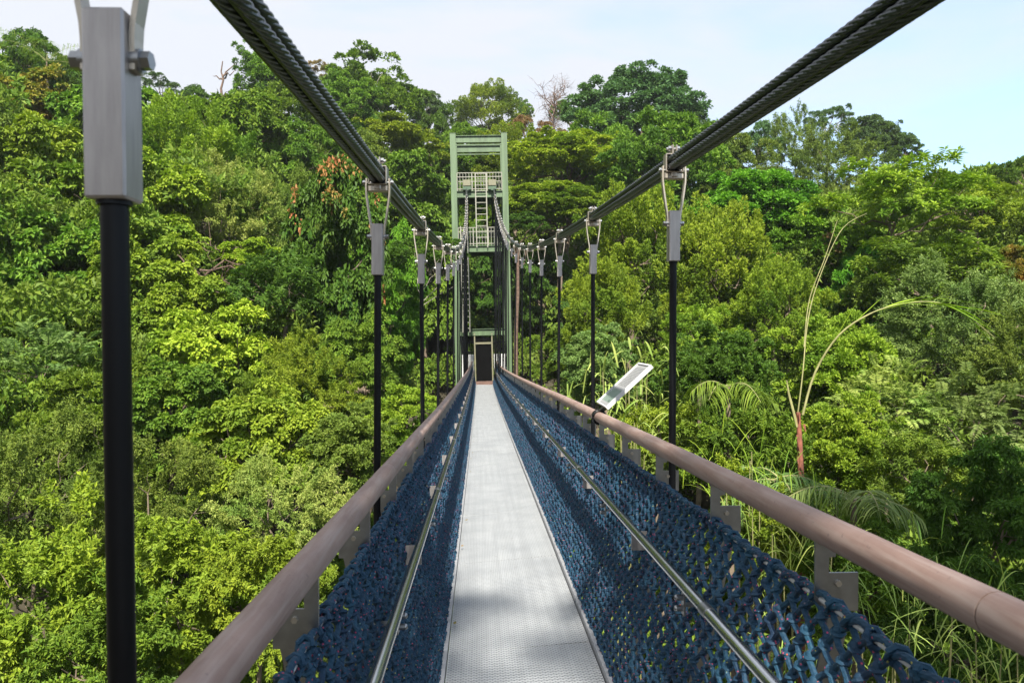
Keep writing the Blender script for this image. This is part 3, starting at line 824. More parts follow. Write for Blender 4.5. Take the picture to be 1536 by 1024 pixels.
# trunk with limbs
def branch(m, a, b, r0, r1, g, n=6, wig=.06, k=6):
    a = np.array(a, float); b = np.array(b, float); L = np.linalg.norm(b - a)
    t = np.linspace(0, 1, k)[:, None]
    P = a * (1 - t) + b * t + g.normal(size=(k, 3)) * wig * L * np.sin(t * np.pi)
    m.tube(P, np.linspace(r0, r1, k), n, True); return P
def trunk_obj(root, h, Rw, boughs, mat, g, thick=1.0, nl=10):
    m = MB(); rt = max(.04, .03 * Rw * thick + .010 * h * thick * .5)
    base = np.array([0, 0, -.4]); fork = np.array([g.normal() * .05 * Rw, g.normal() * .05 * Rw, h - .45 * Rw])
    if fork[2] < .4: fork[2] = .4
    P = branch(m, base, fork, rt * 1.25, rt * .75, g, 9, .02, 10)
    idx = g.permutation(len(boughs))[:nl]
    for q in idx:
        tip = np.array([0, 0, h]) + boughs[q] * .92
        s = fork + (np.array([0, 0, h]) - fork) * g.uniform(0, .5)
        PP = branch(m, s, tip, rt * .5, rt * .12, g, 5, .07, 6)
        for _ in range(2):
            j = g.integers(2, 5); e = PP[j] + unit(tip - s + g.normal(size=3) * .6 * Rw) * Rw * .35
            branch(m, PP[j], e, rt * .2, rt * .06, g, 4, .08, 4)
    V = np.concatenate(m.V)
    o = m.build('trunk', mat, None, True); o.parent = root
    return o
used_labels = set()
def tree(style, matk, px, py, rpx, d, label, name='broadleaf_tree', cat='tree', zs=1.0, var=None, bark='bark', thick=1.0, group='trees and bushes of the rainforest slope', nl=9, ws=1.0, extra=None):
    assert label not in used_labels, label
    used_labels.add(label)
    c = at(px, py, d); Rw = 1.1 * rpx * d / F
    gz = float(ground_z(c[0], c[1])); h = c[2] - gz
    var = (len(used_labels) % 2) if var is None else var
    me, b, V = proto_crown(style, var)
    root = empty(name, (c[0], c[1], gz), label, cat, group)
    o = bpy.data.objects.new('crown', me); link(o, root)
    o.location = (0, 0, h); o.scale = (Rw * ws, Rw * ws, Rw * zs)
    g = np.random.default_rng(len(used_labels) * 13 + 5)
    az = g.random() * 6.283; o.rotation_euler = (0, 0, az)
    o.material_slots[0].link = 'OBJECT'; o.material_slots[0].material = LM[matk]
    rz = np.array(Matrix.Rotation(az, 3, 'Z'))
    bw = (b * [Rw * ws, Rw * ws, Rw * zs]) @ rz.T
    if cat == 'shrub' or style == 'wisp': thick *= .55; nl = 5
    trunk_obj(root, max(h, .6), Rw, bw, MAT[bark], g, thick, nl)
    if extra:
        mk, frac, zmin, szl = extra              # young leaves of another colour at some twig tips
        n = len(V) // 4; Vr = V.reshape(n, 4, 3)
        cl = np.sin(Vr[:, 0, 0] * 8.3 + 1.7) + np.sin(Vr[:, 0, 1] * 9.1) + np.sin(Vr[:, 0, 2] * 6.4 + .6)
        sel = (np.linalg.norm(Vr[:, 0] * [1, 1, 1], axis=1) > .72) & (Vr[:, 0, 2] > zmin) & (cl > frac) & (g.random(n) < .5)
        Q = Vr[sel]; Q = Q + unit(Q[:, :1]) * .035 + (Q - Q[:, :1]) * szl
        if len(Q):
            m2 = leaf_mesh('young_leaves', Q.reshape(-1, 3)); m2.materials.append(LM[mk])
            y = link(bpy.data.objects.new('young_leaves', m2), o)
    return root

def bare_tree(px, py_top, py_bot, d, spread_px, label, seed, mat, name='dead_tree', n=9, twig=True, matleaf=None, group=None):
    used_labels.add(label)
    g = np.random.default_rng(seed)
    top = at(px, py_top, d); bot = at(px, py_bot, d); gz = float(ground_z(bot[0], bot[1]))
    root = empty(name, (bot[0], bot[1], gz), label, 'tree', group)
    h = top[2] - gz; vis = top[2] - bot[2]; m = MB(); sp = spread_px * d / F
    r0 = .055 * vis
    P = branch(m, (0, 0, -.3), (top[0] - bot[0], top[1] - bot[1], h), r0, r0 * .15, g, 8, .02, 14)
    P_ = MB()
    for k in range(n):
        t = g.uniform(.0, .85); z = h - vis * (1 - t); a = g.random() * 6.283
        s = np.array([np.interp(z, P[:, 2], P[:, 0]), np.interp(z, P[:, 2], P[:, 1]), z])
        e = s + np.array([math.cos(a) * sp * g.uniform(.5, 1), math.sin(a) * sp * g.uniform(.5, 1), sp * g.uniform(.3, 1.1)])
        Q = branch(P_, s, e, r0 * .32, r0 * .05, g, 5, .08, 6)
        if twig:
            for j in range(2, 6):
                for _ in range(4):
                    e2 = Q[j] + g.normal(size=3) * sp * .28 + [0, 0, sp * .16]
                    Q2 = branch(P_, Q[j], e2, r0 * .09, r0 * .02, g, 3, .1, 4)
                    for _ in range(2): branch(P_, Q2[2], Q2[2] + g.normal(size=3) * sp * .16, r0 * .05, r0 * .02, g, 3, .1, 3)
    m.build('trunk', mat).parent = root
    P_.build('branches', mat).parent = root
    return root
def blades(g, O_, D, length, width, droop, seg=7):
    """arching strap leaves"""
    k = len(O_); t = np.linspace(0, 1, seg)[None, :, None]; length = np.broadcast_to(length, k)[:, None, None]; droop = np.broadcast_to(droop, k)[:, None, None]
    D = unit(D); P = O_[:, None] + D[:, None] * length * (t - .12 * t ** 3) + np.array([0, 0, -1.]) * droop * length * t ** 2.2
    S = unit(np.cross(D, [0, 0, 1.]) + g.normal(size=(k, 3)) * .25)[:, None]
    w = width * np.sin(np.pi * (.12 + .88 * t ** .8)) ** .7 * .5
    V = np.stack([P - S * w, P + S * w], 2)
    V[:, -1, 1] = V[:, -1, 0]
    base = (np.arange(k) * seg * 2)[:, None]; i = (np.arange(seg - 1) * 2)[None]
    Q = np.stack([base + i, base + i + 1, base + i + 3, base + i + 2], -1).reshape(-1, 4)
    return V.reshape(-1, 3), Q
HAZE = 0.0004; EXPO = 1.13; SKYW = (2.68, 2.80, 3.05)
# ------------------------------------------------------------------ the trees, each by where it stands
T = tree
# skyline, left to right
T('drooptall', 'dark', 52, 128, 62, 44, 'dark bushy tree under the drooping palm leaves on the far left skyline', zs=1.15)
T('round', 'dark', 108, 150, 42, 45, 'dark olive tree half hidden behind the huge steel socket on the skyline', zs=1.3)
T('mound', 'tinge', 62, 205, 78, 38, 'orange tinged tree below the dark skyline tree at the far left')
T('airy', 'blue', 240, 142, 42, 72, 'small airy rounded tree on the skyline just right of the steel socket', bark='pale_bark', thick=1.2, zs=.8)
T('drooptall', 'dark', 296, 178, 36, 60, 'small dark pointed tree left of the bare dead trunk', zs=1.2)
T('airy', 'mid', 362, 153, 26, 68, 'small round green tree just right of the bare dead trunk')
T('round', 'mid', 402, 122, 48, 60, 'tall bright green tree with pale trunk beside the left cable', bark='pale_bark', zs=1.1)
T('airy', 'brown', 488, 118, 30, 74, 'thin brownish treetop just right of the left cable')
T('round', 'mid', 548, 168, 78, 64, 'large rounded green tree on the skyline right of the left cable', zs=.85, bark='pale_bark')
T('umbrella', 'blue', 640, 172, 34, 82, 'slim bluish tree with bare pale trunks left of the green tower', bark='pale_bark', zs=1.1, thick=1.3)
T('tuft', 'yg', 735, 178, 56, 84, 'rounded yellow green treetop directly above the tower', zs=.8)
T('round', 'mid', 785, 172, 16, 105, 'tiny round treetop above the right side of the tower', zs=1.2)
T('airy', 'mid', 860, 180, 40, 84, 'small green tree between the brown twiggy tree and the great umbrella tree')
T('umbrella', 'blue', 955, 182, 98, 64, 'great spreading umbrella tree, highest crown right of the tower', zs=.85, thick=1.2, var=0)
T('umbrella', 'blue', 1020, 228, 70, 60, 'lower right shoulder crown under the great umbrella tree', zs=.8)
T('airy', 'blue', 1138, 232, 42, 62, 'airy pale stemmed tree below the right cable on the skyline', zs=1.35, bark='pale_bark')
T('wisp', 'olive', 1188, 232, 52, 62, 'brownish green feathery tree beside the airy pale stemmed tree', zs=1.15)
T('airy', 'blue', 1246, 188, 38, 66, 'tall airy grey green crown sticking up on the right skyline', zs=1.0, bark='pale_bark')
T('umbrella', 'blue', 1304, 218, 46, 64, 'dark dome shaped crown on the right skyline', zs=1.0)
T('drooptall', 'dark', 1356, 226, 24, 66, 'small dark pointed crown at the right end of the skyline')
T('wisp', 'olive', 1250, 265, 80, 56, 'dull olive tree behind the big leaved tree on the right', zs=.8)
T('rosette', 'yg', 1352, 306, 104, 25, 'big leaved tree with whorled yellowish leaves and forked brown trunk on the right', zs=.75, thick=.6, var=0, nl=9)
T('rosette', 'yg', 1468, 318, 72, 27, 'second whorled leaf tree, near the right edge', zs=.8, var=1, thick=.6)
T('airy', 'dark', 1545, 270, 48, 31, 'dark tree cut by the right edge at skyline height', zs=1.2)
T('round', 'tinge', 1535, 415, 44, 24, 'yellowish shrub at the right edge below the whorled leaf trees')
T('rosette', 'mid', 1392, 420, 105, 23, 'lower whorled leaf tree with a broken reddish trunk on the right', zs=.75, thick=.8)
# upper slope, left of the tower
T('mound', 'mid', 160, 235, 90, 36, 'green bush behind the huge steel socket on the left slope')
T('tuft', 'yg', 282, 262, 92, 32, 'bright yellow green bush right of the huge steel socket')
T('mound', 'mid', 355, 232, 78, 41, 'rounded mid green bush below the bare dead trunk')
T('round', 'mid', 430, 208, 66, 50, 'green bush crown right below the tall pale trunked tree')
T('drooptall', 'mid', 468, 262, 66, 42, 'mid green bush just above the coral tipped tree')
T('round', 'mid', 508, 186, 62, 58, 'dense green crown left of the large rounded skyline tree')
T('umbrella', 'yg', 590, 225, 70, 52, 'spreading light green tree with pale limbs left of the tower', bark='pale_bark', zs=.7)
T('mound', 'mid', 588, 320, 74, 42, 'light green bush left of the tower behind the hanger rods')
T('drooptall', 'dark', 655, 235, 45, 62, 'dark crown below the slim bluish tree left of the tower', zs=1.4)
T('round', 'olive', 540, 270, 62, 46, 'olive bush above the second left hanger')
T('mound', 'mid', 640, 430, 66, 43, 'shady green tree behind the cluster of left hanger rods', zs=1.6)
# around and behind the tower
T('round', 'mid', 700, 250, 52, 56, 'green crown seen through the upper opening of the tower')
T('airy', 'brown', 800, 215, 45, 70, 'greyish brown leafless looking crown right behind the tower top')
T('tuft', 'yg', 770, 245, 62, 54, 'yellow green crown behind the upper right tower leg', zs=.75)
T('umbrella', 'lime', 850, 250, 92, 46, 'bright layered lime green tree right of the tower', zs=.6, var=1)
T('umbrella', 'yg', 836, 318, 92, 43, 'lower layered green tree right of the tower with dark shade beneath', zs=.5, var=0)
T('round', 'mid', 905, 268, 72, 50, 'green crown under the left flank of the great umbrella tree')
T('round', 'mid', 725, 330, 55, 48, 'green bush seen between the two tower platforms')
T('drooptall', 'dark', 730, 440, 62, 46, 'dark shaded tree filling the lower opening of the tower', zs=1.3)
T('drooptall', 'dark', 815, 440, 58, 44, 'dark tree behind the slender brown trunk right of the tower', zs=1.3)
T('round', 'mid', 1000, 268, 85, 42, 'mid green crown behind the right cable clamp')
T('round', 'olive', 1085, 268, 60, 46, 'green shrub crown at the foot of the skyline under the right cable')
# middle left wall of vines
T('mound', 'yg', 62, 300, 104, 27, 'vine covered mound left of the huge steel socket')
T('mound', 'yg', 205, 345, 100, 26, 'vine covered mound behind the bottom of the huge steel socket', var=1)
T('mound', 'mid', 55, 430, 104, 23, 'deep green vine tangle left of the huge black rod')
T('mound', 'yg', 210, 470, 92, 22, 'sunlit vine tangle right behind the huge black rod')
T('wisp', 'straw', 340, 335, 88, 29, 'dry yellowish tangle of vines above the fallen reddish branches')
T('mound', 'lime', 372, 395, 44, 26, 'small bright lime bush just above the fallen reddish branches', zs=.7)
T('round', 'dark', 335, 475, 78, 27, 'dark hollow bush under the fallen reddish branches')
T('wisp', 'olive', 425, 330, 66, 31, 'olive vine bush left of the coral tipped tree')
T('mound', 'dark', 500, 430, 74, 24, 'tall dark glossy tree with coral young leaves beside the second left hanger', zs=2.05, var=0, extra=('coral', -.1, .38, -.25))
T('drooptall', 'vivid', 582, 470, 66, 29, 'glossy green tree behind the second left hanger rod', zs=1.7, var=1, extra=('coral', 2.1, -.5, 0))
T('drooptall', 'mid', 540, 560, 78, 20, 'dark green bush at the foot of the coral tipped tree')
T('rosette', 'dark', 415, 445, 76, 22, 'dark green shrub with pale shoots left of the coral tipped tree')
T('mound', 'lime', 330, 575, 92, 19, 'brightest lime green vine cascade left of the walkway', var=0)
T('mound', 'yg', 265, 505, 78, 21, 'yellow green vine shoulder above the lime vine cascade')
T('wisp', 'yg', 452, 590, 82, 18, 'dull green willowy bush left of the second left hanger rod')
T('feather', 'grey', 62, 570, 98, 17, 'fern like feathery shrub at the far left edge', name='feathery_shrub', cat='shrub')
T('round', 'mid', 150, 655, 95, 15.5, 'glossy green shrub crossed by the huge black rod')
T('mound', 'mid', 250, 640, 78, 16, 'shaded leafy bush below the lime vine cascade')
T('mound', 'yg', 395, 690, 92, 15, 'yellow green leafy bush left of the handrail in the middle distance')
T('round', 'yg', 600, 645, 58, 17, 'small olive bush beside the left handrail near the third hanger')
T('round', 'olive', 525, 690, 66, 14.5, 'yellowish green bush touching the left handrail behind the second hanger')
# near left
T('wisp', 'olive', 50, 745, 115, 12.5, 'fine leaved olive shrub on the left edge below the feathery shrub', name='shrub', cat='shrub')
T('wisp', 'olive', 235, 775, 108, 12, 'fine leaved olive shrub right of the huge black rod', name='shrub', cat='shrub', var=1)
T('wisp', 'straw', 420, 800, 98, 11.5, 'yellowish fine leaved shrub left of the near handrail', name='shrub', cat='shrub')
T('shoot', 'yg', 70, 925, 135, 9.6, 'leafy green shrub in the bottom left corner', name='shrub', cat='shrub', var=0)
T('shoot', 'yg', 262, 905, 118, 9.8, 'leafy green shrub between the huge black rod and the near handrail', name='shrub', cat='shrub', var=1)
T('shoot', 'yg', 385, 905, 90, 9.4, 'leafy shrub directly beneath the near left handrail', name='shrub', cat='shrub')
T('shoot', 'mid', 170, 1030, 110, 8.6, 'leafy shrub at the bottom edge behind the huge black rod', name='shrub', cat='shrub')
# middle right
T('tuft', 'yg', 955, 385, 82, 28, 'yellow green tufted tree between the third and second right hangers', zs=1.15, var=0)
T('tuft', 'yg', 1075, 420, 92, 26, 'yellow green tufted tree right of the second right hanger', zs=1.15, var=1)
T('tuft', 'yg', 905, 480, 66, 25, 'small tufted tree low between the right hanger rods', zs=1.2, var=1)
T('tuft', 'yg', 1165, 480, 72, 24, 'tufted yellow green tree left of the arching palm leaf', var=0)
T('umbrella', 'vivid', 1130, 330, 112, 33, 'vivid green fine leaved tree spreading above the tufted trees', zs=.7, var=0)
T('umbrella', 'vivid', 1228, 400, 92, 29, 'vivid green tree with a brown dead patch right of the tufted trees', zs=1.0, var=1, extra=('brown', 2.35, .1, .3))
T('drooptall', 'vivid', 1290, 470, 66, 26, 'deep green tree in the shade behind the arching palm leaf', zs=1.3)
T('wisp', 'grey', 1448, 500, 118, 19, 'grey olive fine leaved bush under the tip of the arching palm leaf', zs=.85, var=0)
T('wisp', 'olive', 1535, 560, 85, 17, 'fine olive bush on the right edge below the yellowish shrub', var=1)
T('round', 'yg', 1255, 560, 78, 18, 'yellow green bush directly behind the arching palm stem')
T('feather', 'straw', 1330, 625, 92, 15, 'pale feathery shrub right of the red palm stem', name='feathery_shrub', cat='shrub')
T('feather', 'grey', 1455, 640, 92, 14, 'greyish feathery shrub near the right edge', name='feathery_shrub', cat='shrub', var=1)
T('round', 'dark', 1085, 575, 72, 17, 'dark green shrub left of the red palm stem', name='shrub', cat='shrub')
T('rosette', 'yg', 1050, 500, 52, 20, 'leafy yellow shoots beside the second right hanger rod', zs=1.0)
T('round', 'grey', 895, 560, 58, 21, 'grey green bush behind the information board')
T('round', 'mid', 850, 545, 48, 27, 'green bush low between the fourth and third right hangers')
# near right
T('rosette', 'yg', 985, 660, 66, 13, 'broad leaved yellow green shrub behind the information board', name='shrub', cat='shrub')
T('shoot', 'mid', 1120, 690, 82, 12, 'bright green shrub below the hanging palm fronds', name='shrub', cat='shrub')
T('round', 'yg', 1260, 690, 78, 12.5, 'light green shrub at the foot of the red palm stem', name='shrub', cat='shrub')
T('rosette', 'mid', 1390, 720, 82, 11, 'leafy shrub with pale broad leaves right of the palm fronds', name='shrub', cat='shrub', var=1)
T('drooptall', 'dark', 1490, 790, 112, 9.5, 'dark shaded shrub on the right edge above the handrail', name='shrub', cat='shrub')
T('shoot', 'yg', 1150, 800, 82, 9.5, 'sunlit shrub just outside the right rope net', name='shrub', cat='shrub', var=0)
T('shoot', 'mid', 1290, 880, 95, 8.4, 'leafy shrub below the near right handrail', name='shrub', cat='shrub', var=1)
T('drooptall', 'dark', 1450, 960, 110, 7.8, 'dark shrub in the bottom right corner under the handrail', name='shrub', cat='shrub')

bare_tree(334, 92, 185, 60, 24, 'reddish bare dead trunk standing on the left skyline', 3, MAT['red_bark'], n=7, twig=False)
bare_tree(830, 138, 205, 80, 30, 'brown twiggy leafless tree on the skyline right of the tower', 8, MAT['red_bark'], 'bare_tree', n=14)
def slim(px0, py0, px1, py1, d, rpx, label, mat):
    a, b = at(px0, py0, d), at(px1, py1, d); gz = float(ground_z(b[0], b[1])); g = np.random.default_rng(int(px0))
    root = empty('slender_tree', (b[0], b[1], gz), label, 'tree'); m = MB(); r = rpx * d / F
    branch(m, b * [1, 1, 0] + [0, 0, gz - .4], a, r * 1.3, r * .6, g, 8, .004, 12); m.build('trunk', mat, root, True)
    m = MB()
    for k in range(6):
        s = a + (b - a) * .18 * k / 6; branch(m, s, s + np.array([g.normal() * 1.1, g.normal() * .8, g.uniform(.5, 1.8)]), r * .3, r * .1, g, 5, .06)
    m.build('branches', mat, root)
    me, _, _ = proto_crown('airy', 0); o = link(bpy.data.objects.new('crown', me), root); o.location = a - np.array(root.location) + [0, 0, 1.0]; o.scale = (1.6, 1.6, 1.3)
    o.material_slots[0].link = 'OBJECT'; o.material_slots[0].material = LM['dark']
slim(777, 372, 774, 560, 38.5, 3.6, 'slender brown trunk standing right beside the tower leg', MAT['red_bark'])
slim(633, 430, 635, 620, 26, 1.7, 'thin pale trunk next to the third left hanger rod', MAT['pale_bark'])

# fallen reddish branches in the gap of the left slope
def fallen():
    g = np.random.default_rng(21); c = at(315, 405, 24.5)
    gz = float(ground_z(c[0], c[1]))
    root = empty('fallen_branches', (c[0], c[1], gz), 'tangle of bare reddish fallen branches in a dark gap on the left slope', 'dead branches')
    m = MB()
    for (ax, ay, bx, by, r) in ((238, 412, 370, 398, .05), (240, 432, 345, 420, .045), (262, 380, 300, 410, .03), (250, 408, 330, 440, .04), (318, 430, 345, 392, .03), (300, 405, 362, 402, .04), (285, 372, 320, 378, .025), (246, 452, 322, 440, .05), (330, 378, 312, 366, .03), (270, 425, 382, 418, .03)):
        P = branch(m, at(ax, ay, 24.3 + g.random()), at(bx, by, 24.0 + g.random()), r, r * .3, g, 6, .05, 7)
        for j in (2, 4, 5): branch(m, P[j], P[j] + g.normal(size=3) * .45, r * .4, r * .1, g, 4, .1, 4)
    branch(m, (c[0], c[1], gz - .2), at(250, 425, 24.5), .09, .05, g, 6, .04, 8)
    m.build('limb', MAT['red_bark'], root)
fallen()

# red stemmed palm with two long stalks on the right
def red_palm():
    d = 10.0; g = np.random.default_rng(4)
    b = at(1203, 760, d); gz = float(ground_z(b[0], b[1]))
    root = empty('red_stemmed_palm', (b[0], b[1], gz), 'red stemmed palm with one long arching leaf and a thin upright stalk', 'palm')
    m = MB(); m.tube([(b[0] + .05, b[1], gz - .2), (b[0], b[1], gz + 4), at(1203, 800, d), at(1201, 700, d), at(1199, 650, d), at(1197, 618, d)], [.07, .06, .044, .038, .034, .026], 10)
    for k in range(9):
        p = at(1201 + g.normal() * 3, 620 + k * 16, d - .05); m.tube([p, p + [g.normal() * .02, -.02, -.10]], [.018, .004], 5)
    m.build('trunk', MAT['palm_red'], root, True)
    def spl(pts, n=28):
        P = np.array([at(*p) for p in pts]); t = np.linspace(0, len(P) - 1, n); i = np.clip(t.astype(int), 0, len(P) - 2); f = (t - i)[:, None]
        p0 = P[np.maximum(i - 1, 0)]; p1 = P[i]; p2 = P[i + 1]; p3 = P[np.minimum(i + 2, len(P) - 1)]
        return .5 * (2 * p1 + (p2 - p0) * f + (2 * p0 - 5 * p1 + 4 * p2 - p3) * f ** 2 + (3 * p1 - p0 - 3 * p2 + p3) * f ** 3)
    S1 = spl([(1204, 622, d), (1222, 560, d), (1256, 505, d - .1), (1300, 473, d - .2), (1350, 456, d - .3), (1400, 453, d - .4), (1440, 466, d - .5), (1492, 506, d - .6)])
    m = MB(); m.tube(S1, np.linspace(.016, .003, len(S1)), 7)
    S2 = spl([(1196, 625, d), (1204, 560, d), (1212, 480, d + .1), (1228, 420, d + .15), (1262, 345, d + .2), (1300, 320, d + .3)])
    m.tube(S2, np.linspace(.010, .003, len(S2)), 6)
    S3 = spl([(1206, 520, d), (1214, 450, d + .1), (1238, 385, d + .1), (1256, 330, d + .2)]); m.tube(S3, np.linspace(.008, .003, len(S3)), 5)
    m.tube([at(1196, 640, d), at(1183, 590, d), at(1180, 570, d)], [.02, .015, .006], 6)
    m.build('leaf_stalk', MAT['stalk'], root, True)
    idx = np.concatenate([np.arange(12, 25), np.arange(14, 24)]); O_ = S1[idx]; Tn = np.gradient(S1, axis=0)[idx]
    D = unit(unit(Tn) * 1.0 + g.normal(size=O_.shape) * .16 + [0, 0, .02])
    V, Q = blades(g, O_, D, g.uniform(.4, .75, len(O_)), .026, g.uniform(.02, .2, len(O_)))
    O2 = S1[[5, 7, 9, 10, 3]]; D2 = unit(np.gradient(S1, axis=0)[[5, 7, 9, 10, 3]]) + [0, 0, .22]
    V2, Q2 = blades(g, O2, D2, g.uniform(.5, .8, 5), .022, .0)
    m = MB(); m.raw(V, Q); m.raw(V2, Q2); m.build('leaflets', LM['lime'], root)
red_palm()

def palm(px, py, d, nf, length, label, seed, mk='straw', dirs=None, up=.5, droop=.55, leafL=.42):
    g = np.random.default_rng(seed); c = at(px, py, d); gz = float(ground_z(c[0], c[1]))
    root = empty('rattan_palm', (c[0], c[1], gz), label, 'palm', 'palms beside the right handrail'); used_labels.add(label)
    m = MB(); m.tube([(c[0], c[1], gz - .3), (c[0] + .1, c[1], (gz + c[2]) / 2), c], [.07, .06, .035], 8); m.build('trunk', MAT['bark'], root, True)
    a = np.linspace(0, 6.283, nf, endpoint=False) + g.normal(size=nf) * .25 + g.random() * 6
    D = np.stack([np.cos(a), np.sin(a), np.full(nf, up) + g.normal(size=nf) * .25], 1)
    ln = length * g.uniform(.7, 1.15, nf); O_ = np.tile(c, (nf, 1)) + g.normal(size=(nf, 3)) * .04
    npair = 26; t = np.linspace(.1, 1, npair)[None, :, None]; Du = unit(D)
    P = O_[:, None] + Du[:, None] * ln[:, None, None] * t + np.array([0, 0, -1.]) * droop * ln[:, None, None] * t ** 2
    mm = MB()
    for k in range(nf): mm.tube(np.concatenate([O_[k:k + 1], P[k]]), np.linspace(.012, .003, npair + 1), 5)
    mm.build('leaf_stalk', MAT['stalk'], root, True)
    Tn = unit(Du[:, None] + np.array([0, 0, -1.]) * 2 * droop * t); S = unit(np.cross(Tn, [0, 0, 1.]))
    m = MB()
    for s in (-1, 1):
        Dl = (S * s * .75 + Tn * .5 + [0, 0, .12] + g.normal(size=P.shape) * .12).reshape(-1, 3)
        env = (leafL * np.sin(np.pi * (t[..., 0] * .8 + .15)) ** .5 * g.uniform(.8, 1.15, (nf, npair))).ravel()
        V, Q = blades(g, P.reshape(-1, 3), Dl, env, .020, g.uniform(.5, 1.0, len(env)), 6); m.raw(V, Q)
    m.build('fronds', LM[mk], root)
palm(1280, 748, 8.6, 6, .95, 'palm with long hanging leaflets above the near right handrail', 5, 'grey', droop=.6)
palm(1165, 720, 9.6, 7, .95, 'hanging palm fronds left of the red palm stem', 6, 'grey')
palm(1092, 580, 12.5, 6, .85, 'palm with strap like drooping fronds between the second right hanger and the red stem', 9, 'mid', droop=.7)
palm(70, 92, 41, 9, 4.2, 'drooping palm leaves at the top of the far left skyline tree', 12, 'mid', leafL=1.5, up=.7)

def grass_clump(px, py, d, n, length, label, seed, mk='straw', width=.03, spread=.5, droop=.5):
    g = np.random.default_rng(seed); c = at(px, py, d); gz = float(ground_z(c[0], c[1]))
    used_labels.add(label)
    root = empty('tall_grass', (c[0], c[1], gz), label, 'grass clump', 'tall grasses beside the right handrail')
    m = MB(); k = n // 4
    # canes carry the blades up from the ground
    for q in range(8):
        m.tube([(c[0] + g.normal() * spread * .5, c[1] + g.normal() * spread * .5, gz - .2), c + [g.normal() * spread * .6, g.normal() * spread * .6, g.normal() * .3]], [.012, .006], 4)
    m.build('cane', MAT['stalk'], root)
    O_ = c + g.normal(size=(n, 3)) * [spread, spread, spread * .8]; D = g.normal(size=(n, 3)) * [.5, .5, .2] + [0, 0, .9]
    V, Q = blades(g, O_, D, g.uniform(.5, 1.2, n) * length, width, g.uniform(.3, 1.0, n) * droop * 1.4)
    m = MB(); m.raw(V, Q); m.build('blades', LM[mk], root)
grass_clump(955, 560, 15, 34, .9, 'pale strap leaved grass left of the second right hanger rod', 31, 'straw', .05, .45)
grass_clump(925, 625, 12, 110, .65, 'tall grass behind the information board', 32, 'straw', .03, .45)
grass_clump(1190, 830, 8.2, 160, .7, 'dry grass blades outside the right rope net', 33, 'straw', .012, .42)
grass_clump(1330, 930, 6.6, 190, .7, 'dry grass below the near right handrail', 34, 'straw', .012, .45)
grass_clump(1480, 985, 6.0, 130, .6, 'grass blades in the bottom right corner', 35, 'straw', .014, .4)
grass_clump(1130, 730, 9.2, 120, .8, 'thin arching grass between the right handrail and the palm fronds', 36, 'yg', .011, .4)

# tall trees behind the viewer whose crowns shade the near walkway
def behind(x, y, z, Rw, style, mk, label, var=0, zs=1.0):
    gz = float(ground_z(x, y)); used_labels.add(label)
    me, b, V = proto_crown(style, var)
    root = empty('broadleaf_tree', (x, y, gz), label, 'tree'); o = link(bpy.data.objects.new('crown', me), root)
    o.location = (0, 0, z - gz); o.scale = (Rw, Rw, Rw * zs); o.material_slots[0].link = 'OBJECT'; o.material_slots[0].material = LM[mk]
    trunk_obj(root, z - gz, Rw, b * Rw, MAT['bark'], np.random.default_rng(5), 1.0, 9)

# ------------------------------------------------------------------ undergrowth: one mass nobody could count
def undergrowth():
    g = np.random.default_rng(77)
    b = shell_pts(g, 9, -.2, .6, (1, 1, .7), .15)
    protoV = [two_level(np.random.default_rng(50 + k), shell_pts(np.random.default_rng(60 + k), 9, -.2, .6, (1, 1, .7), .15), .32, 5, .17, 34, .105, .055, droop=.5).reshape(-1, 4, 3) for k in range(4)]
    out = []; n = 0
    d = 6.5
    while d < 120:
        step = .035 * d + .9
        nA = int(d * 1.5 / step)
        for a in np.linspace(-.76, .82, nA):
            aa = a + g.normal() * .4 * step / d; dd = d + g.normal() * .35 * step
            x, y = dd * math.sin(aa), dd * math.cos(aa)
            if abs(x - .2) < 1.9 and y < 37: 
                lift = 0
            else: lift = g.uniform(.1, 1.0 if d < 45 else .6)
            gz = float(ground_z(x, y)); cz = float(canopy_z(x, y))
            r = step * g.uniform(.75, 1.15)
            z = gz + (cz - gz) * lift * .8 + .3
            if abs(x - .2) < 4 and y < 40: z = min(z, -6.5)
            if y > 33 and y < 41 and abs(x) < 2.2: continue
            q = protoV[g.integers(4)]; th = g.random() * 6.283; c, s_ = math.cos(th), math.sin(th)
            M = np.array([[c, -s_, 0], [s_, c, 0], [0, 0, 1]])
            out.append((q @ M.T) * r * [1, 1, g.uniform(.9, 1.4)] + [x, y, z]); n += 1
        d += step * .85
    V = np.concatenate(out).reshape(-1, 3)
    me = leaf_mesh('undergrowth', V); me.materials.append(LM['under'])
    o = link(bpy.data.objects.new('undergrowth', me))
    tag(o, 'mixed green undergrowth filling the slope between the trees', 'undergrowth', None, 'stuff')
    print('undergrowth', n, len(V) // 4)
undergrowth()

# ------------------------------------------------------------------ light, sky, camera settings
SUN_EL, SUN_AZ = 46, 182          # azimuth clockwise from +y; behind the viewer, a little to the left
sv = np.array([math.sin(R(SUN_AZ)) * math.cos(R(SUN_EL)), math.cos(R(SUN_AZ)) * math.cos(R(SUN_EL)), math.sin(R(SUN_EL))])
def shade(target, t, Rw, style, mk, label, var=0, zs=1.0):
    p = np.array(target) + sv * t; behind(p[0], p[1], p[2], Rw, style, mk, label, var, zs)
shade((.1, 3.0, -1.7), 27, 2.5, 'airy', 'mid', 'airy tree leaning over the walkway behind the viewer', 1, .9)
shade((5.4, 8.0, -3.6), 24, 2.6, 'round', 'mid', 'dense tree behind the viewer right of the walkway', 1)
sun = bpy.data.lights.new('sun', 'SUN'); sun.energy = 5.0; sun.angle = R(.53); sun.color = (1, .95, .85)
so = bpy.data.objects.new('sun', sun); col.objects.link(so)
so.rotation_euler = Vector(tuple(sv)).to_track_quat('Z', 'Y').to_euler()
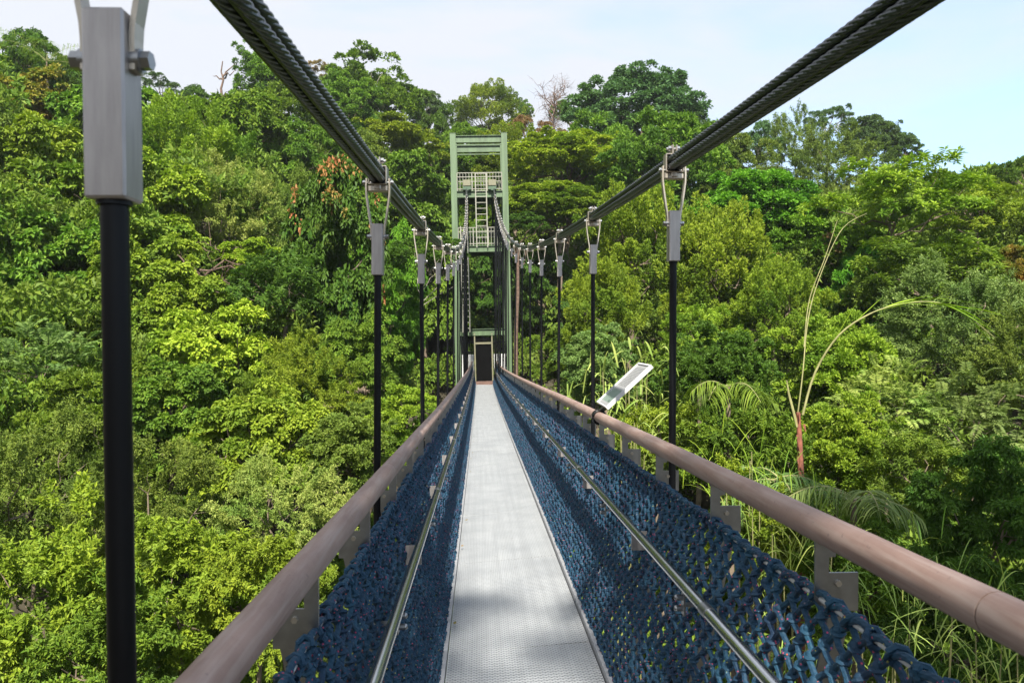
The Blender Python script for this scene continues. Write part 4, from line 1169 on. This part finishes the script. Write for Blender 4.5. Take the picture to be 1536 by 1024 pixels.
w = bpy.data.worlds.new('World'); scene.world = w; w.use_nodes = True; nt = w.node_tree
bg = nt.nodes['Background']; bg.inputs[1].default_value = .15
sky = nt.nodes.new('ShaderNodeTexSky'); sky.sky_type = 'NISHITA'; sky.sun_disc = False
sky.sun_elevation = R(SUN_EL); sky.sun_rotation = R(SUN_AZ); sky.air_density = 1.0; sky.dust_density = 1.5; sky.ozone_density = 1.2
tc = nt.nodes.new('ShaderNodeTexCoord'); mp = nt.nodes.new('ShaderNodeMapping'); mp.inputs['Scale'].default_value = (1.2, 1.2, 4.5); mp.inputs['Location'].default_value = (.35, .1, .2)
nt.links.new(tc.outputs['Generated'], mp.inputs[0])
nz = nd(nt, 'ShaderNodeTexNoise', Scale=1.7, Detail=7.0, Roughness=.55, Distortion=.3); nt.links.new(mp.outputs[0], nz.inputs['Vector'])
cf = ramp(nt, nz.outputs['Fac'], [(.30, .30), (.62, 1.0)])
# thicker cloud to the left of the valley, clearer to the right
sp = nt.nodes.new('ShaderNodeSeparateXYZ'); nt.links.new(tc.outputs['Generated'], sp.inputs[0])
gx = nd(nt, 'ShaderNodeMapRange'); gx.inputs[1].default_value = -.25; gx.inputs[2].default_value = .55; gx.inputs[3].default_value = .32; gx.inputs[4].default_value = -.18
nt.links.new(sp.outputs[0], gx.inputs[0])
ad = nd(nt, 'ShaderNodeMath', operation='ADD'); ad.use_clamp = True; nt.links.new(cf, ad.inputs[0]); nt.links.new(gx.outputs[0], ad.inputs[1])
skyc = mixc(nt, 1.0, sky.outputs[0], (.86, 1.05, 1.12), 'MULTIPLY')
nt.links.new(mixc(nt, ad.outputs[0], skyc, (SKYW[0], SKYW[1], SKYW[2])), bg.inputs[0])
vs = scene.view_settings; vs.view_transform = 'Standard'; vs.look = 'None'; vs.exposure = EXPO; vs.gamma = 1
hz = MB(); hz.box((0, 25, 15), (700, 700, 100)); hm = bpy.data.materials.new('thin_haze'); hm.use_nodes = True
hn = hm.node_tree; hn.nodes.remove(hn.nodes['Principled BSDF']); pv = hn.nodes.new('ShaderNodeVolumePrincipled')
pv.inputs['Color'].default_value = (.93, .96, 1, 1); pv.inputs['Density'].default_value = HAZE; pv.inputs['Anisotropy'].default_value = .3
hn.links.new(pv.outputs[0], hn.nodes['Material Output'].inputs['Volume'])
tag(hz.build('haze', hm), 'thin humid haze over the valley', 'haze', None, 'stuff')
scene.render.engine = 'CYCLES'
cy = scene.cycles; cy.max_bounces = 6; cy.diffuse_bounces = 3; cy.glossy_bounces = 3; cy.transmission_bounces = 4; cy.transparent_max_bounces = 4
cy.use_denoising = True; cy.caustics_reflective = False; cy.caustics_refractive = False
try: cy.denoiser = 'OPENIMAGEDENOISE'
except Exception: pass
